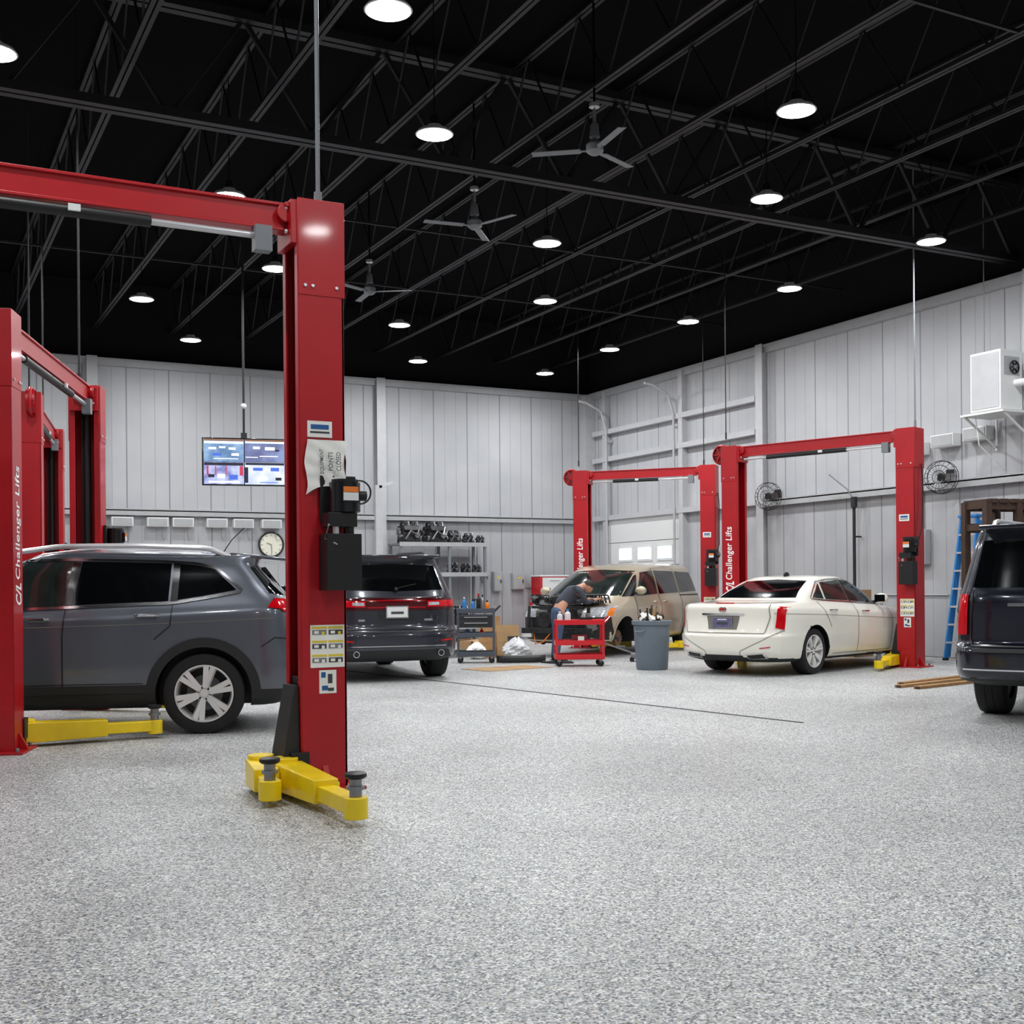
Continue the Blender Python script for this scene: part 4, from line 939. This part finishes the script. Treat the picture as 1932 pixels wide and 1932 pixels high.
def engine(x,y,z,s,lab='greasy dark metal engine block with pipes and pulleys'):
    E=empty('engine',(x,y,z),random.random()*.3,lab,'engine','used engines on the rack')
    b=MB(); b.box((0,0,.16*s),(.5*s,.34*s,.30*s),M['engine'],tx=.9,ty=.8); b.box((0,.12*s,.34*s),(.46*s,.14*s,.14*s),M['engine'],rot=(.5,0,0)); b.box((0,-.12*s,.34*s),(.46*s,.14*s,.14*s),M['engine'],rot=(-.5,0,0)); b.obj('engine_block',E,bevel=.015)
    b=MB()
    for k in range(4): xx=(-.18+.12*k)*s; b.tube([(xx,-.14*s,.34*s),(xx,-.08*s,.52*s),(xx,.06*s,.50*s),(xx,.12*s,.36*s)],.03*s,M['steel'] if k%2 else M['engine'])
    b.bar((-.22*s,0,.42*s),(.22*s,0,.42*s),.05*s,.05*s,M['engine']); b.tube([(-.2*s,-.2*s,.1*s),(-.1*s,-.26*s,.3*s),(.1*s,-.24*s,.2*s),(.2*s,-.18*s,.4*s)],.025*s,M['steel']); b.cyl((.1*s,-.16*s,.2*s),(.1*s,-.24*s,.2*s),.07*s,M['steel'])
    b.obj('intake_manifold',E)
    b=MB()
    for k in range(4):
        yy=random.uniform(-.12,.12)*s; zz=random.uniform(.1,.34)*s; b.cyl((-.25*s,yy,zz),(-.31*s,yy,zz),random.uniform(.04,.08)*s,M['steel'],seg=16)
    b.cyl((.26*s,.05*s,.2*s),(.30*s,.05*s,.2*s),.11*s,M['engine']); b.obj('pulley',E)
for i,(x,s) in enumerate(((10.98,.98),(11.64,.98),(12.15,.62),(12.55,.5),(12.87,.4))): engine(x,26.4,2.367,s)
for i,(x,s) in enumerate(((12.10,.5),(12.45,.45),(12.75,.4))): engine(x,26.35,1.647,s)
engine(11.2,26.4,.377,.95); engine(12.3,26.4,.377,.9)
def cart(name,loc,rz,m,w,d,h,label):
    E=empty(name,(loc[0],loc[1],0),rz,label,'tool cart')
    b=MB()
    for sx in (-1,1):
        for sy in (-1,1): b.box((sx*(w/2-.02),sy*(d/2-.02),h/2+.06),(.035,.035,h-.12),m)
        b.box((sx*(w/2-.02),0,.13),(.03,d-.04,.03),m)
    for sy in (-1,1): b.box((0,sy*(d/2-.02),.13),(w-.04,.03,.03),m)
    b.tube([(w/2-.01,-d/2+.02,h-.04),(w/2+.09,-d/2+.07,h+.06),(w/2+.09,d/2-.07,h+.06),(w/2-.01,d/2-.02,h-.04)],.014,M['blk'] if m!=M['cartr'] else m)
    b.obj('cart_frame',E)
    for z in (.18,h*.55,h):
        b=MB(); b.box((0,0,z-.05),(w,d,.01),m)
        for sy in (-1,1): b.box((0,sy*(d/2-.005),z-.02),(w,.012,.08),m)
        for sx in (-1,1): b.box((sx*(w/2-.005),0,z-.02),(.012,d,.08),m)
        b.obj('cart_tray',E,bevel=.003)
    for sx in (-1,1):
        for sy in (-1,1):
            b=MB(); x=sx*(w/2-.06);y=sy*(d/2-.05); b.cyl((x,y-.018,.05),(x,y+.018,.05),.05,M['rubber'],seg=20); b.box((x,y,.10),(.05,.05,.04),M['steel']); b.bar((x,y-.025,.05),(x,y-.025,.1),.03,.006,M['steel']); b.bar((x,y+.025,.05),(x,y+.025,.1),.03,.006,M['steel']); b.obj('caster',E)
    return E
CR=cart('tool_cart',(10.02,16.88),-.45,M['cartr'],.80,.45,.74,'red steel three-tray tool cart on casters')
b=MB(); b.box((.0,-.10,.455),(.24,.1,.12),M['reddk']); b.box((.02,-.155,.455),(.1,.004,.07),M['paper']); b.obj('cart_box',CR)
CG=cart('tool_cart',(9.0,18.66),-.45,M['cartg'],.66,.45,.92,'slate grey tool cart crowded with bottles and tools')
b=MB(); b.box((.0,-.0,.72),(.6,.42,.22),M['cartg'])
for k in range(2): b.box((0,-.214,.67+.1*k),(.56,.01,.085),M['trim']); b.box((0,-.225,.69+.1*k),(.4,.012,.012),M['alu'])
b.obj('drawer',CG)
def bottle(x,y,z,h,r,m,cap,lab):
    E=empty('bottle',(x,y,z),0,lab,'bottle','shop bottles and cans')
    b=MB(); b.lathe([(.0001,0),(r,0),(r,h*.65),(r*.8,h*.75),(r*.35,h*.82),(r*.35,h*.9),(.0001,h*.9)],m,seg=16); b.obj('bottle_body',E)
    b=MB(); b.cyl((0,0,h*.88),(0,0,h),r*.45,cap,seg=12); b.obj('bottle_cap',E)
for dx,dy,z,h,r,m,cp,lb in ((-.2,0,.876,.26,.035,M['blue'],M['white'],'blue spray bottle on the grey cart'),(-.05,.05,.876,.22,.035,M['blue'],M['blk'],'blue aerosol can on the grey cart'),(.12,-.04,.876,.3,.03,M['steel'],M['blk'],'grey canister on the grey cart'),(.2,.1,.876,.2,.04,M['amber'],M['blk'],'orange can on the grey cart'),(.05,.12,.876,.32,.04,M['blk'],M['cartr'],'black canister on the grey cart'),(-.15,-.05,.462,.13,.035,M['blue'],M['white'],'blue bottle on the cart shelf'),(.1,.0,.462,.13,.035,M['lampred'],M['blk'],'red can on the cart shelf')):
    bottle(9.0+dx*.9+dy*.43,18.66-dx*.43+dy*.9,z,h,r,m,cp,lb)
bottle(9.85,16.95,.697,.24,.05,M['bag'],M['blue'],'white spray bottle on the red cart'); bottle(9.73,17.0,.697,.2,.045,M['bag'],M['white'],'white plastic bottle on the red cart')
b=MB(); b.box((0,0,.05),(.2,.12,.10),M['engine'],rot=(0,0,.3)); b.cyl((.05,0,.1),(.05,0,.16),.04,M['steel']); b.tube([(-.08,0,.09),(-.12,.03,.15),(-.05,.05,.14)],.012,M['blk']); b.obj('car_part',label='greasy alternator part lying on the red cart',cat='car part',loc=(10.12,16.84,.697),bevel=.004)
TC=empty('trash_can',(10.52,15.5,0),.3,'round grey plastic trash can','trash can')
b=MB(); b.lathe([(.0001,.0),(.235,0),(.245,.02),(.285,.70),(.31,.70),(.315,.76),(.295,.765),(.275,.72),(.235,.05),(.0001,.05)],M['bin'],seg=40); b.obj('can_body',TC)
for sx in (-1,1):
    b=MB(); b.tube([(sx*.28,-.08,.62),(sx*.34,-.06,.60),(sx*.34,.06,.60),(sx*.28,.08,.62)],.014,M['bin']); b.obj('handle',TC)
b=MB(); random.seed(5)
for k in range(24):
    a=random.random()*6.28; r=random.random()*.14; x,y=10.52+r*math.cos(a),15.5+r*math.sin(a)
    b.bar((x,y,.25),(x+random.uniform(-.12,.12),y+random.uniform(-.12,.12),random.uniform(.80,1.0)),.025,.015,random.choice([M['card'],M['brown'],M['steel'],M['trim'],M['blk']]))
for k in range(10):
    a=random.random()*6.28; b.box((10.52+.12*math.cos(a),15.5+.12*math.sin(a),random.uniform(.76,.84)),(.16,.1,.05),random.choice([M['card'],M['brown'],M['paper'],M['trim']]),rot=(random.random(),random.random(),random.random()*3))
b.obj('scrap_material',label='tangled scrap wood and metal sticking out of the bin',cat='scrap',kind='stuff')
def bagm(x,y,s,m,lab,name='plastic_bag'):
    vs=[];fs=[];n=28;mm=14
    for j in range(mm+1):
        t=j/mm
        for i in range(n):
            a=2*PI*i/n; r=s*(.60*math.sin(PI*(.12+.86*t))**.7)*(1+.14*math.sin(3*a+j*.7)+.08*math.sin(7*a-2*j)+.05*random.random()); vs.append((x+r*math.cos(a),y+r*math.sin(a),s*.95*t*(1-.12*math.sin(2*a+1)*t)))
    for j in range(mm):
        for i in range(n): fs.append((j*n+i,j*n+(i+1)%n,(j+1)*n+(i+1)%n,(j+1)*n+i))
    fs.append(tuple(range(n-1,-1,-1))); fs.append(tuple(range(mm*n,mm*n+n)))
    b=MB(); b.add(vs,fs,m); return b.obj(name,label=lab,cat='bag',ang=30)
bagm(9.85,18.75,.40,M['bag'],'crumpled white plastic bag beside the stripped minivan')
bagm(9.45,19.55,.30,M['paper'],'small crumpled off-white bag on the floor')
def bumper(loc,rz,m,lab,s=1.0):
    vs=[];fs=[];n=24
    prof=[(0,.0),(.06,.04),(.10,.14),(.09,.26),(.03,.34),(-.04,.36)]
    for i in range(n+1):
        t=-1+2*i/n; x=.85*t; y=-.38*abs(t)**4
        for p in prof: vs.append((x*s,(y+p[0])*s,p[1]*s*.7))
    k=len(prof)
    for i in range(n):
        for j in range(k-1): fs.append((i*k+j,i*k+j+1,(i+1)*k+j+1,(i+1)*k+j))
    b=MB(); b.add(vs,fs,m); o=b.obj('bumper_cover',label=lab,cat='car part',loc=loc,rz=rz)
    s_=o.modifiers.new('s','SOLIDIFY'); s_.thickness=.008
bumper((9.55,18.0,.006),2.75,M['trim'],'black plastic bumper cover lying on the floor',.5)
bumper((8.95,19.95,.006),.5,M['grey'],'silver grey bumper cover lying on the floor',.6)
for i,(x,y,w,h,rz,tl,m,lb) in enumerate(((10.0,19.35,.42,.62,-.3,-.25,M['card'],'leaning sheet of brown cardboard'),(9.75,19.65,.40,.78,-.5,-.2,M['wood'],'leaning piece of raw plywood'),(10.05,19.15,.22,.42,.1,-.3,M['trim'],'leaning black plastic splash shield'))):
    b=MB(); b.box((0,0,h/2),(w,.02,h),m); b.box((0,-.011,h*.5),(w*.9,.004,.03),m); o=b.obj('leaning_panel',label=lb,cat='panel',loc=(x,y,.006),rz=rz); o.rotation_euler=(tl,0,rz)
b=MB(); b.box((0,0,.14),(.42,.32,.28),M['card']); b.box((0,-.2,.28),(.42,.12,.006),M['card'],rot=(.5,0,0)); b.box((0,.2,.28),(.42,.12,.006),M['card'],rot=(-.5,0,0)); b.obj('cardboard_box',label='open brown cardboard box on the floor',cat='box',loc=(9.9,20.7,0),rz=.4)
b=MB(); b.box((0,0,.004),(1.3,.75,.006),M['card']); b.box((0,0,.008),(.02,.75,.003),M['wood']); b.obj('cardboard_sheet',label='flattened cardboard sheet on the floor',cat='cardboard',loc=(8.75,17.0,0),rz=.2)
b=MB(); b.tube([(x+.75,y-.15,.015) for x,y in ((9.35,17.7),(9.6,17.85),(9.4,18.05),(9.1,18.0),(9.15,17.75),(9.5,17.6))],.014,M['blk']); b.obj('air_hose',label='black rubber air hose coiled on the floor',cat='hose')
JK=empty('floor_jack',(11.6,17.2,0),-.6,'low steel floor jack with long handle','floor jack')
b=MB(); 
for sy in (-1,1): b.bar((-.3,sy*.13,.09),(.32,sy*.13,.09),.02,.09,M['steel'])
b.box((-.2,0,.1),(.2,.24,.1),M['steel']); b.bar((-.1,0,.12),(.28,0,.18),.08,.05,M['trim']); b.cyl((.28,0,.18),(.28,0,.22),.06,M['trim']); b.bar((.25,-.13,.09),(.25,.13,.09),.03,.03,M['steel']); b.obj('jack_body',JK,bevel=.004)
b=MB(); b.bar((-.25,0,.14),(-1.0,0,.40),.03,.03,M['steel']); b.obj('jack_handle',JK)
for x in (-.28,.28):
    for sy in (-1,1): b=MB(); b.cyl((x,sy*.15-.015,.04),(x,sy*.15+.015,.04),.04,M['blk']); b.obj('wheel',JK)
TB=empty('tool_cabinet',(14.85,26.45,0),0,'white and red tool cabinet against the rear wall','tool cabinet')
b=MB(); b.box((0,0,.82),(.8,.5,1.48),M['cartr']); b.box((0,0,1.58),(.84,.54,.04),M['white']); b.obj('cabinet_body',TB,bevel=.01)
for k in range(4):
    b=MB(); b.box((-.0,-.262,.25+k*.37),(.70,.02,.35),M['white']); b.box((-.0,-.28,.36+k*.37),(.3,.02,.02),M['alu']); 
    if k==2: b.box((-.05,-.274,.2+k*.37),(.2,.004,.14),M['ylabel'])
    b.obj('drawer',TB)
for x in (-.34,.34):
    for y in (-.18,.18): b=MB(); b.cyl((x-.02,y,.045),(x+.02,y,.045),.045,M['rubber'],seg=16); b.obj('caster',TB)
b=MB(); b.box((0,0,.5),(.26,.26,1.0),M['cartr']); b.box((0,-.135,.6),(.2,.01,.5),M['white']); b.tube([(.1,-.14,.9),(.2,-.2,.6),(.1,-.14,.3)],.015,M['blk']); b.box((0,0,1.06),(.22,.1,.12),M['blkg']); b.obj('service_machine',label='slim red air conditioning service machine',cat='machine',loc=(14.15,25.9,0),bevel=.01)
# ladder
LD=empty('stepladder',(15.82,14.25,0),0,'blue fibreglass stepladder leaning by the side wall','ladder')
for sy in (-1,1):
    b=MB(); b.bar((.0,sy*.27,.0),(.30,sy*.16,2.42),.035,.08,M['blue']); b.box((.0,sy*.27,.02),(.1,.05,.04),M['blk']); b.obj('rail',LD)
    b=MB(); b.bar((.09,sy*.29,.05),(.36,sy*.18,2.35),.03,.06,M['blue']); b.obj('rear_rail',LD)
for k in range(7):
    t=(k+1)/8.0; b=MB(); w=.54-.22*t; b.box((.30*t,0,2.42*t),(.09,w,.03),M['alu']); b.obj('step',LD)
b=MB(); b.box((.33,0,2.43),(.20,.40,.05),M['blue']); b.obj('top_cap',LD,bevel=.01)
# brown steel rack
b=MB()
for x in (0,.55,1.1):
    for y in (0,.5): b.box((x,y,1.27),(.10,.10,2.54),M['brown'])
for z in (1.3,2.15,2.48): 
    for y in (0,.5): b.box((.55,y,z),(1.15,.05,.14),M['brown'])
    for x in (0,1.1): b.box((x,.25,z),(.05,.5,.10),M['brown'])
for k in range(6): b.box((.08+k*.19,.25,2.54),(.14,.62,.06),M['brown'])
b.obj('steel_rack',label='rusty brown steel stillage rack beside the side wall',cat='rack',loc=(14.62,12.6,0),rz=-.2)
b=MB(); b.box((0,0,.35),(.6,.5,.7),M['card']); b.box((0,-.01,.95),(.55,.45,.5),M['card']); b.box((0,-.251,.5),(.06,.004,.4),M['wood']); b.box((0,0,.71),(.61,.04,.01),M['wood']); b.obj('cardboard_box',label='stacked brown cardboard boxes near the side wall',cat='box',loc=(15.4,16.3,0),rz=.2,bevel=.005)
for i,(a,c_) in enumerate((((11.15,11.0),(12.85,11.40)),((11.2,10.74),(12.6,11.05)),((11.5,11.30),(13.0,11.70)))):
    b=MB(); b.bar((a[0],a[1],.018),(c_[0],c_[1],.018),.09,.035,M['wood']); b.box((a[0],a[1],.018),(.01,.09,.034),M['brown']); b.obj('wood_plank',label='raw timber plank lying on the floor',cat='plank',group='timber planks on the floor')
# unit heater
UH=empty('unit_heater',(15.9,13.5,4.05),0,'white wall mounted unit heater on a steel bracket','heater')
b=MB(); b.box((0,0,.5),(.5,.60,.95),M['white']); b.box((-.255,0,.5),(.008,.54,.88),M['post']); b.box((0,-.30,.72),(.36,.01,.3),M['galv']); b.obj('heater_cabinet',UH,bevel=.012)
b=MB(); b.torus(.10,.012,M['blk'],axes((1,0,0),(0,0,1),(.05,-.32,.7))); 
for k in range(6):
    a=k*PI/3; b.bar((.05,-.32,.7),(.05+.10*math.cos(a),-.32,.7+.10*math.sin(a)),.03,.006,M['blk'])
b.cyl((.05,-.34,.7),(.05,-.30,.7),.03,M['grey']); b.obj('fan_grille',UH)
b=MB(); b.box((.0,0,-.02),(.7,.85,.035),M['white'])
for sy in (-1,1): b.bar((-.3,sy*.38,-.03),(.45,sy*.38,-.5),.03,.03,M['white']); b.bar((.45,sy*.38,-.03),(.45,sy*.38,-.55),.03,.03,M['white'])
b.obj('bracket',UH)
b=MB(); b.tube([(.1,-.29,.45),(.1,-.5,.45),(.15,-.6,.45),(.45,-.62,.45)],.06,M['white'],seg=16); b.obj('flue_pipe',UH)
b=MB(); b.tube([(-.2,.25,-.03),(-.15,.22,-.5),(.3,.1,-.9),(.45,.1,-1.05)],.009,M['white']); b.obj('condensate_pipe',UH)
b=MB(); b.cyl((-.15,.1,.95),(-.15,.1,3.94),.008,M['grey']); b.obj('hanging_rod',UH)
def wfan(y,z,rz):
    E=empty('wall_fan',(XW-.35,y,z),rz,'black wire-cage wall fan on a short bracket','fan','wire-cage wall fans')
    T=axes((0,-1,0),(0,0,1),(-.12,0,0))
    b=MB()
    for R,dz in ((.28,0),(.2,.05),(.11,.075),(.28,-.1)): b.torus(R,.006,M['blk'],T@Matrix.Translation((0,0,dz)),seg=32,ss=6)
    for k in range(20):
        a=k*2*PI/20; b.tube([T@Vector((.04*math.cos(a),.04*math.sin(a),.085)),T@Vector((.2*math.cos(a),.2*math.sin(a),.055)),T@Vector((.285*math.cos(a),.285*math.sin(a),0)),T@Vector((.28*math.cos(a),.28*math.sin(a),-.1))],.0035,M['blk'],5)
    b.obj('cage',E)
    for k in range(3):
        b=MB(); a=k*2*PI/3; q=T@Matrix.Rotation(a,4,'Z'); b.box((.13,0,-.04),(.2,.12,.006),M['steel'],rot=(.4,0,0),T=q); b.obj('blade',E)
    b=MB(); b.cyl(T@Vector((0,0,-.02)),T@Vector((0,0,-.2)),.07,M['blk']); b.obj('motor',E)
    b=MB(); b.bar((.05,0,0),(.14,0,-.02),.05,.05,M['blk']); b.bar((.1,0,0),(.34,0,.08),.03,.03,M['blk']); b.box((.30,0,.06),(.02,.14,.2),M['blk']); b.obj('bracket',E)
wfan(14.75,3.12,.35); wfan(19.3,3.12,.35)
for y,z,w,h in ((14.9,3.78,.5,.22),(14.2,3.82,.5,.22),(15.6,3.70,.5,.22)):
    E=empty('wall_box',(XW-.12,y,z),0,'white metal utility box on the side wall','utility box','white utility boxes on the side wall'); b=MB(); b.box((0,0,0),(.2,w,h),M['white']); b.obj('box_body',E,bevel=.008); b=MB(); b.box((-.105,0,0),(.012,w*.9,h*.8),M['galv']); b.obj('box_cover',E)
b=MB(); b.tube([(XW-.25,17.0,2.8),(XW-.25,17.0,1.2)],.03,M['trim']); b.cyl((XW-.25,17.0,2.75),(XW-.25,17.0,2.95),.06,M['trim']); b.tube([(XW-.25,17.0,2.9),(XW-.32,17.1,3.1),(XW-.5,17.4,3.4)],.012,M['grey']); b.tube([(XW-.25,17.0,1.2),(XW-.3,17.1,1.1),(XW-.25,17.05,1.3)],.02,M['blk']); b.bar((XW-.08,17.0,2.2),(XW-.26,17.0,2.2),.03,.03,M['trim']); b.obj('air_line_drop',label='dark compressed air line drop with filter on the side wall',cat='air line')
for y,z,w,h in ((15.45,1.95,.3,.62),(15.8,2.15,.2,.2)):
    E=empty('electrical_panel',(XW-.14,y,z),0,'grey electrical disconnect box on the side wall','electrical box','electrical boxes on the side wall'); b=MB(); b.box((0,0,0),(.14,w,h),M['galv']); b.obj('panel_body',E,bevel=.008); b=MB(); b.box((-.076,0,0),(.012,w*.86,h*.88),M['galv']); b.box((-.085,0,h*.1),(.01,.06,.1),M['dlabel']); b.obj('panel_door',E)
cond([(XW-.08,15.45,2.28),(XW-.08,15.45,2.95)],.014,M['galv'],'grey electrical conduit on the side wall')
cond([(XW-.08,14.9,1.1),(XW-.08,16.5,1.1),(XW-.08,16.6,.1)],.014,M['galv'],'grey electrical conduit on the side wall')
b=MB(); b.box((0,0,.45),(1.8,.6,.9),M['grey']); b.box((0,0,.92),(1.9,.7,.05),M['wood']); b.box((-.5,-.305,.5),(.7,.02,.7),M['galv']); b.box((.4,-.305,.5),(.7,.02,.7),M['galv']); b.obj('workbench',label='grey workbench with wooden top against the rear wall',cat='workbench',loc=(5.2,26.55,0),bevel=.008)
b=MB(); b.box((0,0,.2),(.3,.25,.4),M['white']); b.cyl((0,0,.4),(0,0,.46),.08,M['blk']); b.box((0,-.13,.2),(.2,.01,.2),M['blkg']); b.obj('shop_machine',label='small white bench machine on the workbench',cat='machine',loc=(4.6,26.55,.946),bevel=.015)
# ================================================================ WORLD / CAMERA
w=bpy.data.worlds.new('world'); SC.world=w; w.use_nodes=True
bg=w.node_tree.nodes['Background']; bg.inputs[0].default_value=(.5,.55,.6,1); bg.inputs[1].default_value=.03
cd=bpy.data.cameras.new('cam'); cam=bpy.data.objects.new('camera',cd); COL.objects.link(cam)
cd.sensor_width=36; cd.lens=2250/1932*36; cd.shift_y=142/1932
cam.matrix_world=Matrix.Translation((0,0,1.3))@Matrix.Rotation(math.radians(-27.5),4,'Z')@Matrix.Rotation(PI/2,4,'X')@Matrix.Rotation(math.radians(-.5),4,'Z')
SC.camera=cam
SC.view_settings.view_transform='Standard'
SC.view_settings.exposure=0
